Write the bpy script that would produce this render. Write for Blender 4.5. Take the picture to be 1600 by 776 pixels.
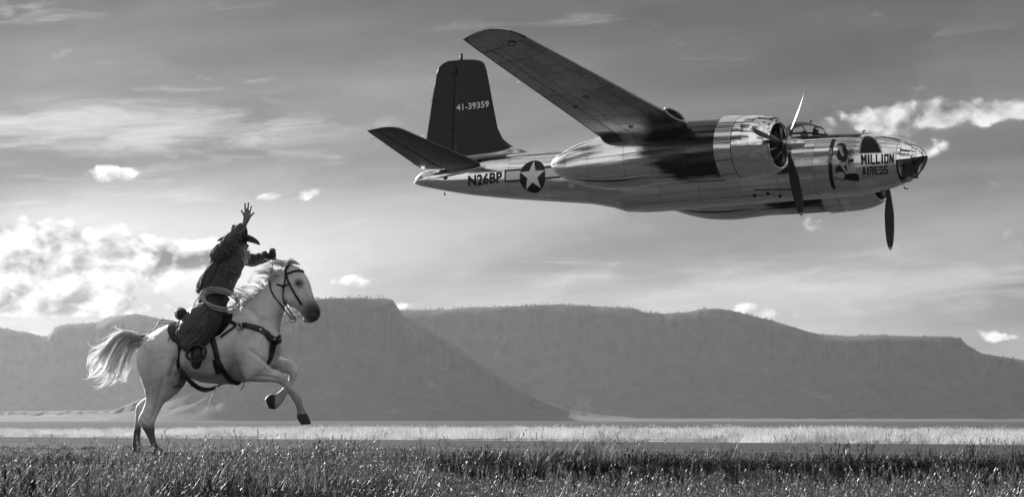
import bpy, bmesh, math, random
import numpy as np
from mathutils import Vector, Matrix, noise as mnoise
from mathutils.bvhtree import BVHTree

random.seed(7); rng = np.random.default_rng(7)
for _o in list(bpy.data.objects): bpy.data.objects.remove(_o)
S = bpy.context.scene
C = S.collection

# ------------------------------------------------------------------ camera
FPX, HOR, CXP, CAMH = 5900.0, 657.0, 800.0, 0.36      # focal length in photo pixels, horizon row, centre column, lens height
cd = bpy.data.cameras.new('camera'); cam = bpy.data.objects.new('camera', cd); C.objects.link(cam)
cam.location = (0, 0, CAMH); cam.rotation_euler = (math.pi/2, 0, 0)
cd.sensor_width = 36; cd.lens = FPX/1600*36; cd.shift_y = (HOR-388)/1600
cd.clip_start = 0.5; cd.clip_end = 60000
S.camera = cam
S.view_settings.view_transform = 'Standard'; S.view_settings.look = 'None'
S.view_settings.exposure = 1.05; S.view_settings.gamma = 1.0; S.view_settings.use_curve_mapping = False
S.cycles.use_denoising = True
S.cycles.max_bounces = 8; S.cycles.volume_bounces = 0; S.cycles.transparent_max_bounces = 12
S.cycles.sample_clamp_indirect = 6.0; S.cycles.caustics_reflective = False; S.cycles.caustics_refractive = False

# ------------------------------------------------------------------ sun and sky
SUN_AZ, SUN_EL = math.radians(-30), math.radians(17)      # azimuth from straight ahead (+Y) towards +X
sd = bpy.data.lights.new('sun', 'SUN'); sd.energy = 5.0; sd.angle = math.radians(0.6); sd.color = (1, 1, 1)
sun = bpy.data.objects.new('sun', sd); C.objects.link(sun)
sdir = Vector((math.sin(SUN_AZ)*math.cos(SUN_EL), math.cos(SUN_AZ)*math.cos(SUN_EL), math.sin(SUN_EL)))
sun.rotation_euler = sdir.to_track_quat('Z', 'Y').to_euler(); sun.location = sdir*200

class NX:
    """tiny expression builder for math nodes"""
    def __init__(s, nt, out): s.nt, s.o = nt, out
    def _m(s, op, *a, clamp=False):
        n = s.nt.nodes.new('ShaderNodeMath'); n.operation = op; n.use_clamp = clamp
        for i, v in enumerate((s,)+a):
            if isinstance(v, NX): s.nt.links.new(v.o, n.inputs[i])
            else: n.inputs[i].default_value = v
        return NX(s.nt, n.outputs[0])
    def __add__(s, v): return s._m('ADD', v)
    __radd__ = __add__
    def __mul__(s, v): return s._m('MULTIPLY', v)
    __rmul__ = __mul__
    def __sub__(s, v): return s._m('SUBTRACT', v)
    def __rsub__(s, v): return (s*-1.0)+v
    def __truediv__(s, v): return s._m('DIVIDE', v)
    def pow(s, v): return s._m('POWER', v)
    def clamp(s): return s._m('ADD', 0.0, clamp=True)
    def mx(s, v): return s._m('MAXIMUM', v)
    def mn(s, v): return s._m('MINIMUM', v)
    def step(s, a, b, lo=0.0, hi=1.0):
        n = s.nt.nodes.new('ShaderNodeMapRange'); n.interpolation_type = 'SMOOTHSTEP'
        s.nt.links.new(s.o, n.inputs[0])
        for i, v in enumerate((a, b, lo, hi)): n.inputs[i+1].default_value = v
        return NX(s.nt, n.outputs[0])
def vec(nt, x, y, z=0.0):
    n = nt.nodes.new('ShaderNodeCombineXYZ')
    for i, v in enumerate((x, y, z)):
        if isinstance(v, NX): nt.links.new(v.o, n.inputs[i])
        else: n.inputs[i].default_value = v
    return n.outputs[0]
def noise(nt, v, scale, detail=6, rough=0.55, dist=0.0, lac=2.0):
    n = nt.nodes.new('ShaderNodeTexNoise'); nt.links.new(v, n.inputs['Vector'])
    n.inputs['Scale'].default_value = scale; n.inputs['Detail'].default_value = detail
    n.inputs['Roughness'].default_value = rough; n.inputs['Distortion'].default_value = dist
    n.inputs['Lacunarity'].default_value = lac
    return NX(nt, n.outputs['Fac'])

world = bpy.data.worlds.new('World'); S.world = world; world.use_nodes = True
world.cycles.sampling_method = 'MANUAL'; world.cycles.sample_map_resolution = 512
nt = world.node_tree; nt.nodes.clear()
sky = nt.nodes.new('ShaderNodeTexSky'); sky.sky_type = 'NISHITA'; sky.sun_disc = False
sky.sun_elevation = SUN_EL; sky.sun_rotation = SUN_AZ; sky.altitude = 1500; sky.air_density = 1.0; sky.dust_density = 0.7; sky.ozone_density = 1.0
sep = nt.nodes.new('ShaderNodeSeparateColor'); nt.links.new(sky.outputs[0], sep.inputs[0])
clear = NX(nt, sep.outputs[0])*0.75 + NX(nt, sep.outputs[1])*0.25        # black-and-white film behind an orange filter
tc = nt.nodes.new('ShaderNodeTexCoord'); sx = nt.nodes.new('ShaderNodeSeparateXYZ'); nt.links.new(tc.outputs['Generated'], sx.inputs[0])
X, Y, Z = (NX(nt, sx.outputs[i]) for i in range(3))
az = X._m('ARCTAN2', Y)*57.29578            # degrees to the right of straight ahead
el = Z._m('ARCSINE')*57.29578               # degrees above the horizon
def deg(u, v): return math.degrees(math.atan((u-CXP)/FPX)), math.degrees(math.atan((HOR-v)/FPX))
def spot(u, v, ru, rv):                     # soft ellipse of cloud weather round a direction
    a, e = deg(u, v); ru /= 103.0; rv /= 103.0
    dx = (az-a)*(1/ru); dy = (el-e)*(1/rv)
    return (dx*dx+dy*dy)
def gsp(u, v, ru, rv, k=1.0): return (spot(u, v, ru, rv)*-1.0)._m('EXPONENT')*k
# cumulus
warp = noise(nt, vec(nt, az, el*1.5, 3.0), 1.3, 3, 0.5)
cx_, cy_ = az+(warp-0.5)*0.5, el*1.35+(warp-0.5)*0.3
def cum(dx=0.0, dy=0.0):
    v = vec(nt, cx_+dx, cy_+dy, 1.7)
    f = noise(nt, v, 0.92, 8, 0.56, 0.15)
    for sc, k in ((2.0, .14), (4.8, .06)):              # rounded cauliflower heads
        vo = nt.nodes.new('ShaderNodeTexVoronoi'); vo.voronoi_dimensions = '2D'; vo.inputs['Scale'].default_value = sc; nt.links.new(v, vo.inputs['Vector'])
        f = f+(0.42-NX(nt, vo.outputs['Distance']))*k
    return f
n0 = cum(); n1 = cum(-0.17, 0.20)
cover = None
for a in ((20, 372, 160, 36, .33), (60, 425, 230, 48, .33), (260, 412, 180, 30, .29), (150, 470, 220, 20, .28), (300, 400, 70, 26, .24), (185, 272, 60, 17, .34), (486, 303, 44, 12, .33), (60, 488, 220, 13, .28),
          (1400, 188, 110, 30, .36), (1480, 176, 90, 28, .32), (1570, 176, 90, 26, .36), (1450, 236, 80, 24, .35), (1165, 488, 120, 16, .31), (1500, 514, 70, 11, .32),
          (720, 308, 80, 9, .28), (540, 440, 70, 18, .28), (640, 478, 40, 10, .26), (1570, 528, 40, 8, .3), (420, 310, 40, 9, .26)):
    g = gsp(*a); cover = g if cover is None else cover+g
# unseen cumulus round the rest of the sky, thickened and brightened for fill
gen = noise(nt, vec(nt, az*0.045, el*0.085, 9.0), 1.0, 5, 0.5)
far = (az._m('ABSOLUTE')).step(8.5, 13.0); high = el.step(8.0, 12.0)
outside = far.mx(high)
cover = cover + outside*gen.step(0.43, 0.51)*0.45
dens = (n0+cover).step(0.722, 0.872)
shade = ((n0-n1)*4.2*(1.0-outside*0.7)+0.50).clamp()
thick = (n0+cover*(1.0-outside*0.6)).step(0.78, 1.05)
lit = 0.36+shade*0.90-thick*0.22
# cirrus veils, long and thin
cv = vec(nt, az*0.32+(warp-0.5)*0.35, el*1.7-az*0.10, 5.0)
ci = noise(nt, cv, 1.6, 6, 0.62, 0.6)
cic = gsp(180, 205, 330, 62, .34)+gsp(1450, 440, 420, 50, .30)+gsp(900, 440, 300, 40, .16)+gsp(950, 35, 120, 30, .14)+gsp(60, 20, 160, 26, .16)+outside*0.12+gsp(200,330,420,60,.14)
cir = (ci+cic).step(0.60, 0.98)
# broad soft veils
vl = noise(nt, vec(nt, az*0.10, el*0.42-az*0.02, 2.0), 1.0, 4, 0.5).step(0.35, 0.7)
SKY_K = 0.0088                               # sky strength on the 0..1 picture scale
base = clear*SKY_K
front = Y.step(0.75, -0.35)                  # sunlit clouds and haze behind the lens, brightened as fill
glow = (X*sdir.x+Y*sdir.y+Z*sdir.z).mx(0.0).pow(6.0)*2.2        # forward-scattered light round the sun's side
ve = el.mx(0.0)*(1/4.1)
veil = ((ve*ve*-1.0)._m('EXPONENT')*(0.80+vl*0.36)).clamp()   # bank of thin cloud that lies all round the horizon
vrad = glow*0.44+0.05+front*0.27
out = base*(1.0-veil) + veil*vrad
st = noise(nt, vec(nt, az*0.16+(warp-0.5)*0.3, el*0.75-az*0.06, 12.0), 1.0, 5, 0.5)
out = out*(0.63+st.step(0.30, 0.68)*0.58)      # layered sheets of grey cloud
bright = glow*0.42+0.40+front*0.22
out = out*(1.0-cir*0.55) + cir*0.55*(bright*0.72)
gn = noise(nt, vec(nt, az*0.75+(warp-0.5)*0.6, el*1.5, 8.0), 1.25, 4, 0.5)
grey = (gn+gsp(110, 425, 330, 60, .30)+gsp(1480, 470, 300, 40, .10)+outside*0.05).step(0.66, 0.84)   # flat undersides of thicker cloud
out = out*(1.0-grey*0.55) + grey*0.55*(glow*0.32+0.20+front*0.4)
out = out*(1.0-dens) + dens*(lit+front*0.36)*bright*0.84
dn = el.step(-0.6, -0.05)
out = out*dn + (1.0-dn)*0.04                  # below the horizon there is only dark land
bg = nt.nodes.new('ShaderNodeBackground'); bg.inputs['Strength'].default_value = 0.70
ow = nt.nodes.new('ShaderNodeOutputWorld')
nt.links.new(out.o, bg.inputs['Color']); nt.links.new(bg.outputs[0], ow.inputs['Surface'])

# ------------------------------------------------------------------ helpers
MATS = {}
def mat(name, base, rough=0.6, metal=0.0, sheen=0.0, nscale=None, namp=0.0, nrough=0.0, bump=0.0, bscale=None, coat=0.0, spec=0.5, stretch=(1, 1, 1), attr=None, transl=0.0, detail=6, coords='Object'):
    """grey procedural material; base is the reflectance"""
    m = bpy.data.materials.new(name); m.use_nodes = True; t = m.node_tree
    b = t.nodes['Principled BSDF']; MATS[name] = m
    b.inputs['Base Color'].default_value = (base, base, base, 1)
    b.inputs['Roughness'].default_value = rough; b.inputs['Metallic'].default_value = metal
    b.inputs['Specular IOR Level'].default_value = spec
    if sheen: b.inputs['Sheen Weight'].default_value = sheen; b.inputs['Sheen Roughness'].default_value = 0.35
    if coat: b.inputs['Coat Weight'].default_value = coat; b.inputs['Coat Roughness'].default_value = 0.06
    val = None
    if nscale or attr or bump:
        tcn = t.nodes.new('ShaderNodeTexCoord'); mp = t.nodes.new('ShaderNodeMapping'); mp.inputs['Scale'].default_value = stretch
        t.links.new(tcn.outputs[coords], mp.inputs[0])
    if nscale:
        nz = noise(t, mp.outputs[0], nscale, detail, 0.6)
        val = (nz-0.5)*(2*namp*base)+base
    if attr:
        an = t.nodes.new('ShaderNodeAttribute'); an.attribute_name = attr
        a = NX(t, an.outputs['Fac'])
        val = a*(val/base) if val is not None else a
    if val is not None: t.links.new(val.mx(0.004).o, b.inputs['Base Color'])
    if nrough and nscale:
        t.links.new(((nz-0.5)*nrough+rough).clamp().o, b.inputs['Roughness'])
    if bump:
        bn = t.nodes.new('ShaderNodeBump'); bn.inputs['Strength'].default_value = bump; bn.inputs['Distance'].default_value = 0.02
        bz = noise(t, mp.outputs[0], bscale or nscale or 10, 5, 0.6); t.links.new(bz.o, bn.inputs['Height']); t.links.new(bn.outputs[0], b.inputs['Normal'])
    if transl:
        tr = t.nodes.new('ShaderNodeBsdfTranslucent'); mx = t.nodes.new('ShaderNodeMixShader'); mx.inputs[0].default_value = transl
        if val is not None: t.links.new(val.o, tr.inputs['Color'])
        else: tr.inputs['Color'].default_value = (base, base, base, 1)
        t.links.new(b.outputs[0], mx.inputs[1]); t.links.new(tr.outputs[0], mx.inputs[2]); t.links.new(mx.outputs[0], t.nodes['Material Output'].inputs[0])
    return m
def glass_mat(name, tint=0.9):
    m = bpy.data.materials.new(name); m.use_nodes = True; t = m.node_tree; b = t.nodes['Principled BSDF']
    tr = t.nodes.new('ShaderNodeBsdfTransparent'); tr.inputs[0].default_value = (tint, tint, tint, 1)
    gl = t.nodes.new('ShaderNodeBsdfGlossy'); gl.inputs['Roughness'].default_value = 0.03
    lw = t.nodes.new('ShaderNodeLayerWeight'); lw.inputs[0].default_value = 0.5; f = NX(t, lw.outputs['Facing']).pow(4.0)*0.7+0.05
    mx = t.nodes.new('ShaderNodeMixShader'); t.links.new(f.o, mx.inputs[0]); t.links.new(tr.outputs[0], mx.inputs[1]); t.links.new(gl.outputs[0], mx.inputs[2])
    t.links.new(mx.outputs[0], t.nodes['Material Output'].inputs[0]); t.nodes.remove(b)
    return m
def mesh(name, verts, faces, smooth=True):
    me = bpy.data.meshes.new(name); me.from_pydata([tuple(map(float, v)) for v in verts], [], faces)
    if smooth: me.polygons.foreach_set('use_smooth', [True]*len(me.polygons))
    me.update(); return me
def obj(name, me, m=None, parent=None, kind=None, label=None, cat=None, group=None):
    o = bpy.data.objects.new(name, me)
    if m is not None and me is not None:
        me.materials.clear() if len(me.materials) and me.users <= 1 else None
        if not len(me.materials): me.materials.append(m)
    C.objects.link(o)
    if parent: o.parent = parent
    for k, v in (('kind', kind), ('label', label), ('category', cat), ('group', group)):
        if v: o[k] = v
    return o
def empty(name, loc=(0, 0, 0), label=None, cat=None, group=None, kind=None):
    o = bpy.data.objects.new(name, None); C.objects.link(o); o.location = loc; o.empty_display_size = 0.2
    for k, v in (('kind', kind), ('label', label), ('category', cat), ('group', group)):
        if v: o[k] = v
    return o
def grid_faces(nr, nc, wrap=False):
    f = []
    for i in range(nr-1):
        for j in range(nc if wrap else nc-1):
            k = (j+1) % nc
            f.append((i*nc+j, i*nc+k, (i+1)*nc+k, (i+1)*nc+j))
    return f
def cr(P, n):
    """Catmull-Rom through rows of P, n samples per span"""
    P = np.asarray(P, float); out = []
    Q = np.vstack([2*P[0]-P[1], P, 2*P[-1]-P[-2]])
    for i in range(len(P)-1):
        p0, p1, p2, p3 = Q[i:i+4]
        for t in np.linspace(0, 1, n, endpoint=False):
            out.append(0.5*((2*p1)+(-p0+p2)*t+(2*p0-5*p1+4*p2-p3)*t*t+(-p0+3*p1-3*p2+p3)*t**3))
    out.append(P[-1]); return np.array(out)
def tube_geo(pts, rad, ns=8, cap=True):
    """round tube along 3-D points; rad number or list"""
    pts = [Vector(p) for p in pts]; n = len(pts)
    rad = [rad]*n if np.isscalar(rad) else list(rad)
    V = []; F = []; up = None
    for i, p in enumerate(pts):
        t = (pts[min(i+1, n-1)]-pts[max(i-1, 0)]).normalized()
        if up is None:
            a = Vector((0, 0, 1)) if abs(t.z) < 0.9 else Vector((1, 0, 0)); up = (a-t*a.dot(t)).normalized()
        else:
            up = (up-t*up.dot(t)); up = up.normalized() if up.length > 1e-6 else Vector((0, 0, 1))
        s = t.cross(up)
        for k in range(ns):
            a = 2*math.pi*k/ns; V.append(p+(up*math.cos(a)+s*math.sin(a))*rad[i])
    F = grid_faces(n, ns, True)
    if cap:
        F.append(tuple(range(ns-1, -1, -1))); F.append(tuple(range((n-1)*ns, n*ns)))
    return V, F
class MB:
    def __init__(s): s.v = []; s.f = []
    def add(s, V, F):
        k = len(s.v); s.v += [tuple(v) for v in V]; s.f += [tuple(i+k for i in f) for f in F]; return s
    def tube(s, pts, rad, ns=8): return s.add(*tube_geo(pts, rad, ns))
    def box(s, c, h, R=None):
        V = [Vector((a*h[0], b*h[1], d*h[2])) for a in (-1, 1) for b in (-1, 1) for d in (-1, 1)]
        if R is not None: V = [R @ v for v in V]
        V = [v+Vector(c) for v in V]
        return s.add(V, [(0, 1, 3, 2), (4, 6, 7, 5), (0, 4, 5, 1), (2, 3, 7, 6), (0, 2, 6, 4), (1, 5, 7, 3)])
    def mesh(s, name, smooth=True): return mesh(name, s.v, s.f, smooth)
    def build(s, name, m, parent=None, smooth=True, **k): return obj(name, s.mesh(name, smooth), m, parent, **k)
def W(u, v, D):
    """the place at distance D seen at photo pixel (u, v)"""
    return Vector(((u-CXP)/FPX*D, D, CAMH+(HOR-v)/FPX*D))

# ------------------------------------------------------------------ ground
def sst(x, a, b):
    t = np.clip((x-a)/(b-a), 0, 1); return t*t*(3-2*t)
def vnoise(x, y, s=1.0, seed=0.0):
    return mnoise.noise(Vector((x*s+seed*17.3, y*s-seed*9.1, seed)))
def road_off(x, y):                       # signed distance from the road's centre line, + is beyond it
    return ((y-58.0)*8.0+(x)*11.5)/14.0
def gz(x, y):
    z = 0.0
    if 8 < y < 90:
        r = road_off(x, y)
        k = float(sst(abs(r), 4.4, 7.0))
        z += k*(0.035*vnoise(x, y, 0.45, 1)+0.02*vnoise(x, y, 1.6, 2))
        w = vnoise(x, 0, 0.55, 3)*1.1
        m = float(sst(x, -1.1, 0.0))*(0.85+0.3*vnoise(x, 2.0, 0.5, 4))
        z -= 0.20*m*(1-float(sst(y+w, 28.3, 28.58)))                       # low bank that faces the camera
        m2 = 1-float(sst(x, -1.6, -0.6))
        z -= 0.07*m2*(1-float(sst(y-w*0.6, 24.6, 24.9)))
        if r > 4.2: z += 0.03*float(sst(r, 4.6, 7))
    return z
ys = np.concatenate([[-3000, -1200, -500, -200, -80, -30, 0, 8], np.arange(12.4, 23.4, 0.33), np.arange(23.5, 30.4, 0.09), np.arange(30.6, 92, 0.33), np.geomspace(94, 11300, 30)])
xs_g = np.concatenate([-np.geomspace(7000, 30, 9), np.linspace(-26, 26, 131), np.geomspace(30, 7000, 9)]); NCX = len(xs_g)
V = [(x, y, gz(x, y) if abs(x) < 29 else 0.0) for y in ys for x in xs_g]
M_soil = mat('dry_soil', 0.045, 0.95, nscale=0.8, namp=0.5, bump=0.4, bscale=9, spec=0.05)
_t = M_soil.node_tree; _b = _t.nodes['Principled BSDF']; _g = _t.nodes.new('ShaderNodeNewGeometry'); _s = _t.nodes.new('ShaderNodeSeparateXYZ'); _t.links.new(_g.outputs['Position'], _s.inputs[0])
_old = NX(_t, _b.inputs['Base Color'].links[0].from_socket); _t.links.new((_old*NX(_t, _s.outputs[1]).step(95, 170, 1.0, 1.0)).o, _b.inputs['Base Color'])     # dark scrub takes over from bare soil out on the plain
ground = obj('ground', mesh('ground', V, grid_faces(len(ys), NCX)), M_soil, kind='structure', label='flat grassy plain running to the foot of the mesas')

# ------------------------------------------------------------------ road
M_asph = mat('worn_asphalt', 0.040, 1.0, nscale=0.5, namp=0.6, spec=0.03)
M_line = mat('road_paint', 0.6, 0.6, nscale=6, namp=0.35)
rd = Vector((11.5, -8.0*1.0, 0)).normalized()
rdir = Vector((8.0, -11.5, 0)).normalized(); rnrm = Vector((11.5, 8.0, 0)).normalized()
def strip(o0, o1, z0, a=-140, b=60, n=120, thick=None):
    V = []
    for s in np.linspace(a, b, n):
        for o in (o0, o1):
            p = Vector((0, 58, 0))+rdir*s+rnrm*o; V.append((p.x, p.y, z0))
    return V, grid_faces(n, 2)
def road_body():
    prof = [(-5.0, -0.06), (-4.3, 0.010), (-4.1, 0.016), (0, 0.034), (4.1, 0.016), (4.3, 0.010), (5.0, -0.06)]
    V = []; ss = np.linspace(-140, 60, 160)
    for s in ss:
        for o, z in prof:
            p = Vector((0, 58, 0))+rdir*s+rnrm*o; V.append((p.x, p.y, z+0.004*vnoise(p.x, p.y, 0.8, 5)))
    return mesh('road', V, grid_faces(len(ss), len(prof)))
road = obj('road', road_body(), M_asph, kind='structure', label='narrow dark asphalt road crossing the plain')
for o0 in (3.75,):
    V, F = strip(o0, o0+0.12, 0.026); obj('edge_line', mesh('edge_line', V, F), M_line, road)

# ------------------------------------------------------------------ grass
def blade(V, F, base, h, w, lean, az, curl=0.5, seg=3):
    k = len(V); d = Vector((math.cos(az), math.sin(az), 0)); s = Vector((-d.y, d.x, 0))
    for i in range(seg+1):
        t = i/seg; c = Vector(base)+d*(lean*h*(t**(1+curl)))+Vector((0, 0, h*t*(1-0.25*lean*t)))
        ww = w*(1-t)**0.7*0.5
        if i < seg: V.append(c-s*ww); V.append(c+s*ww)
        else: V.append(c)
    for i in range(seg-1): F.append((k+2*i, k+2*i+1, k+2*i+3, k+2*i+2))
    F.append((k+2*seg-2, k+2*seg-1, k+2*seg))
def clump(kind, rs):
    V = []; F = []; R = random.Random(rs)
    if kind == 'turf':
        for i in range(52):
            blade(V, F, (R.gauss(0, .07), R.gauss(0, .07), -0.01), R.uniform(.03, .085), R.uniform(.0026, .0048), R.uniform(.1, 1.2), R.uniform(0, 6.28))
    elif kind == 'tuft':
        for i in range(46):
            blade(V, F, (R.gauss(0, .04), R.gauss(0, .04), -0.01), R.uniform(.05, .14), R.uniform(.0026, .0048), R.uniform(.1, .9), R.uniform(0, 6.28))
    elif kind == 'leafy':
        for i in range(12):
            x, y = R.gauss(0, .06), R.gauss(0, .06); h = R.uniform(.05, .13); a = R.uniform(0, 6.28); ln = R.uniform(0, .5)
            blade(V, F, (x, y, -.01), h, .004, ln, a)
            for j in range(7):
                t = R.uniform(.25, 1); c = (x+math.cos(a)*ln*h*t**1.5, y+math.sin(a)*ln*h*t**1.5, h*t*.95)
                blade(V, F, c, R.uniform(.014, .028), R.uniform(.004, .007), R.uniform(.3, 1.5), R.uniform(0, 6.28), seg=2)
    elif kind == 'stalk':
        for i in range(5):
            x, y = R.gauss(0, .05), R.gauss(0, .05); h = R.uniform(.17, .32); a = R.uniform(-.9, .9)+(0 if R.random() < .7 else 3.1); ln = R.uniform(.05, .5)
            blade(V, F, (x, y, -.01), h, .0036, ln, a, 1.0, 5)
            for j in range(12):
                t = R.uniform(.74, 1.0); c = (x+math.cos(a)*ln*h*t**2, y+math.sin(a)*ln*h*t**2, h*t*(1-.25*ln*t))
                blade(V, F, c, R.uniform(.012, .024), .0045, R.uniform(.2, .8), R.uniform(0, 6.28), seg=2)
        for i in range(16):
            blade(V, F, (R.gauss(0, .04), R.gauss(0, .04), -0.01), R.uniform(.06, .14), .004, R.uniform(.2, 1.1), R.uniform(0, 6.28))
    elif kind == 'hay':
        for i in range(46):
            x, y = R.gauss(0, .13), R.gauss(0, .13); h = R.uniform(.15, .30); a = R.gauss(0.1, .9); ln = R.uniform(.05, .6)
            blade(V, F, (x, y, -.01), h, R.uniform(.004, .007), ln, a, 1.0, 4)
            if i % 3 == 0:
                for j in range(7):
                    t = R.uniform(.75, 1.0); c = (x+math.cos(a)*ln*h*t**2, y+math.sin(a)*ln*h*t**2, h*t*(1-.25*ln*t))
                    blade(V, F, c, R.uniform(.015, .03), .006, R.uniform(.2, .7), R.uniform(0, 6.28), seg=2)
    return V, F
def grass_mat(name, base, var, transl, rough=0.42):
    m = bpy.data.materials.new(name); m.use_nodes = True; t = m.node_tree; b = t.nodes['Principled BSDF']
    oi = t.nodes.new('ShaderNodeObjectInfo'); geo = t.nodes.new('ShaderNodeNewGeometry')
    r = NX(t, oi.outputs['Random']); pos = t.nodes.new('ShaderNodeMapping'); t.links.new(geo.outputs['Position'], pos.inputs[0])
    patch = noise(t, pos.outputs[0], 0.55, 3, 0.5).step(0.32, 0.68, 0.0, 1.3); isl = NX(t, geo.outputs['Random Per Island'])
    val = ((r*0.5+patch*0.7+0.25)*(1.0-var)+isl.pow(3.5)*(var*3.4)*(patch+0.35)+0.10)*base     # a few bleached blades among many dark ones
    val = val.mx(0.004).mn(0.75)
    t.links.new(val.o, b.inputs['Base Color']); b.inputs['Roughness'].default_value = rough; b.inputs['Specular IOR Level'].default_value = 0.12
    tr = t.nodes.new('ShaderNodeBsdfTranslucent'); mx = t.nodes.new('ShaderNodeMixShader'); mx.inputs[0].default_value = transl
    t.links.new(val.o, tr.inputs['Color']); t.links.new(b.outputs[0], mx.inputs[1]); t.links.new(tr.outputs[0], mx.inputs[2]); t.links.new(mx.outputs[0], t.nodes['Material Output'].inputs[0])
    return m
M_green = grass_mat('green_grass', 0.024, 0.65, 0.42)
M_dark = grass_mat('low_weed_leaf', 0.011, 0.35, 0.25, 0.7)
M_straw = grass_mat('straw_stalk', 0.095, 0.5, 0.5)
M_hay = grass_mat('pale_dry_grass', 0.46, 0.35, 0.55)
def source(name, kinds):
    col = bpy.data.collections.new(name)
    for i, (k, m) in enumerate(kinds):
        V, F = clump(k, 100+i); me = mesh(name+'_tuft', V, F, False); me.materials.append(m)
        o = bpy.data.objects.new(f'{name}_{i:02d}', me); col.objects.link(o)
    return col
def scatter(name, pts, idx, scl, col, label, cat):
    me = bpy.data.meshes.new(name); n = len(pts)
    me.vertices.add(n); me.vertices.foreach_set('co', np.asarray(pts, np.float32).ravel())
    for nm, tp, arr in (('pick', 'INT', idx), ('size', 'FLOAT', scl), ('turn', 'FLOAT', rng.uniform(0, 6.28, n))):
        at = me.attributes.new(nm, tp, 'POINT'); at.data.foreach_set('value', np.asarray(arr, np.int32 if tp == 'INT' else np.float32))
    me.update()
    o = obj(name, me, None, kind='stuff', label=label, cat=cat)
    ng = bpy.data.node_groups.new(name+'_scatter', 'GeometryNodeTree')
    ng.interface.new_socket('Geometry', in_out='INPUT', socket_type='NodeSocketGeometry'); ng.interface.new_socket('Geometry', in_out='OUTPUT', socket_type='NodeSocketGeometry')
    N = ng.nodes.new; L = ng.links.new
    gi, go = N('NodeGroupInput'), N('NodeGroupOutput'); ip = N('GeometryNodeInstanceOnPoints'); ci = N('GeometryNodeCollectionInfo')
    ci.inputs['Collection'].default_value = col; ci.inputs['Separate Children'].default_value = True; ci.inputs['Reset Children'].default_value = True
    def at(nm, tp):
        a = N('GeometryNodeInputNamedAttribute'); a.data_type = tp; a.inputs[0].default_value = nm; return a.outputs['Attribute']
    cx = N('ShaderNodeCombineXYZ'); L(at('turn', 'FLOAT'), cx.inputs[2])
    L(gi.outputs[0], ip.inputs['Points']); L(ci.outputs[0], ip.inputs['Instance']); ip.inputs['Pick Instance'].default_value = True
    L(at('pick', 'INT'), ip.inputs['Instance Index']); L(cx.outputs[0], ip.inputs['Rotation']); L(at('size', 'FLOAT'), ip.inputs['Scale'])
    L(ip.outputs[0], go.inputs[0])
    md = o.modifiers.new('scatter', 'NODES'); md.node_group = ng
    return o
near_src = source('meadow_grass', [('turf', M_green), ('turf', M_dark), ('turf', M_green), ('turf', M_green), ('leafy', M_dark), ('leafy', M_green), ('leafy', M_dark),
                                  ('tuft', M_green), ('tuft', M_straw), ('tuft', M_green), ('stalk', M_straw), ('stalk', M_straw), ('stalk', M_straw)])
def near_points(n):
    P = []; I = []; Z = []
    while len(P) < n:
        y = 13.0*math.exp(random.random()*math.log(62/13.0)); hw = 0.155*y+2.6; x = random.uniform(-hw, hw)
        r = road_off(x, y)
        if abs(r) < 5.3 or r > 0: continue
        edge = float(sst(-r, 5.3, 9.5))
        if random.random() > 0.35+0.65*edge: continue
        if vnoise(x, y, 0.8, 31) < -0.25 and random.random() < 0.5: continue      # thin, trampled places
        p = vnoise(x, y, 0.55, 11); q = vnoise(x, y, 1.7, 12); right = float(sst(x/y, -0.02, 0.09))
        v = random.random(); pp = p+0.5*q+0.25*random.gauss(0, 1)
        if pp < -0.30: k = random.choice((1, 1, 4, 6, 4))
        elif pp < 0.05: k = random.choice((0, 2, 3, 5, 7, 9, 4))
        elif pp < 0.40: k = random.choice((7, 9, 7, 9, 8, 0, 2))
        else: k = random.choice((8, 8, 7, 9, 10, 11))
        if v < 0.05+0.16*right*(1 if y < 27 else .4): k = random.randint(10, 12)
        s = (0.6+0.55*random.random())*(0.5+0.95*float(sst(p, -.45, .55)))*(0.45+0.55*edge)
        if random.random() < .03 and k in (4, 5, 6, 7, 8, 9): s *= 1.7
        s *= 1-.62*float(sst(y, 27, 38))
        if y > 33 and k >= 7: k = random.choice((0, 2, 3, 5))
        if k >= 10: s *= .8
        dit = gz(x, y)
        up = gz(x, y+0.35)-dit
        if up > 0.035: k = random.choice((1, 1, 4, 6)); s *= 0.55
        elif x > -1.0 and y > 21.5 and dit < -.05: s *= 0.6; k = k if k < 10 else 1
        P.append((x, y, dit-0.004)); I.append(k); Z.append(s)
    for i in range(24000):                                     # the bank and the lower ground in front of it
        x, y = random.uniform(-1.6, 5.2), random.uniform(17.5, 29.6)
        if abs(x) > 0.155*y+2.0: continue
        g = gz(x, y); up = gz(x, y+0.3)-g
        k = random.choice((1, 1, 4, 6)) if up > .03 or y > 24 else random.choice((0, 2, 7, 9, 8, 3, 4, 10, 1))
        P.append((x, y, g-.004)); I.append(k); Z.append((.58 if y > 23 else .85)*(.7+.55*random.random()))
    return P, I, Z
scatter('meadow_grass', *near_points(38000), near_src, 'dark and sunlit meadow grass covering the near ground', 'grass')
hay_src = source('dry_grass', [('hay', M_hay)]*5)
def hay_points(n):
    P = []; I = []; Z = []
    while len(P) < n:
        s = random.uniform(-75, 45); o = 5.0+34*random.random()**1.6
        p = Vector((0, 58, 0))+rdir*s+rnrm*o
        if p.y < 30 or abs(p.x) > 0.17*p.y+5: continue
        d = vnoise(p.x, p.y, 0.30, 21)+.4*vnoise(p.x, p.y, 1.1, 22)
        if random.random() > 0.62+1.1*d: continue
        lf = float(sst(p.x/p.y, -0.14, -0.02))
        P.append((p.x, p.y, gz(p.x, p.y)-0.005)); I.append(random.randint(0, 4)); Z.append((0.32+0.34*random.random())*(0.66+0.34*lf)*(1+0.9*d)*(1 if o > 6 else .7))
    return P, I, Z
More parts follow.
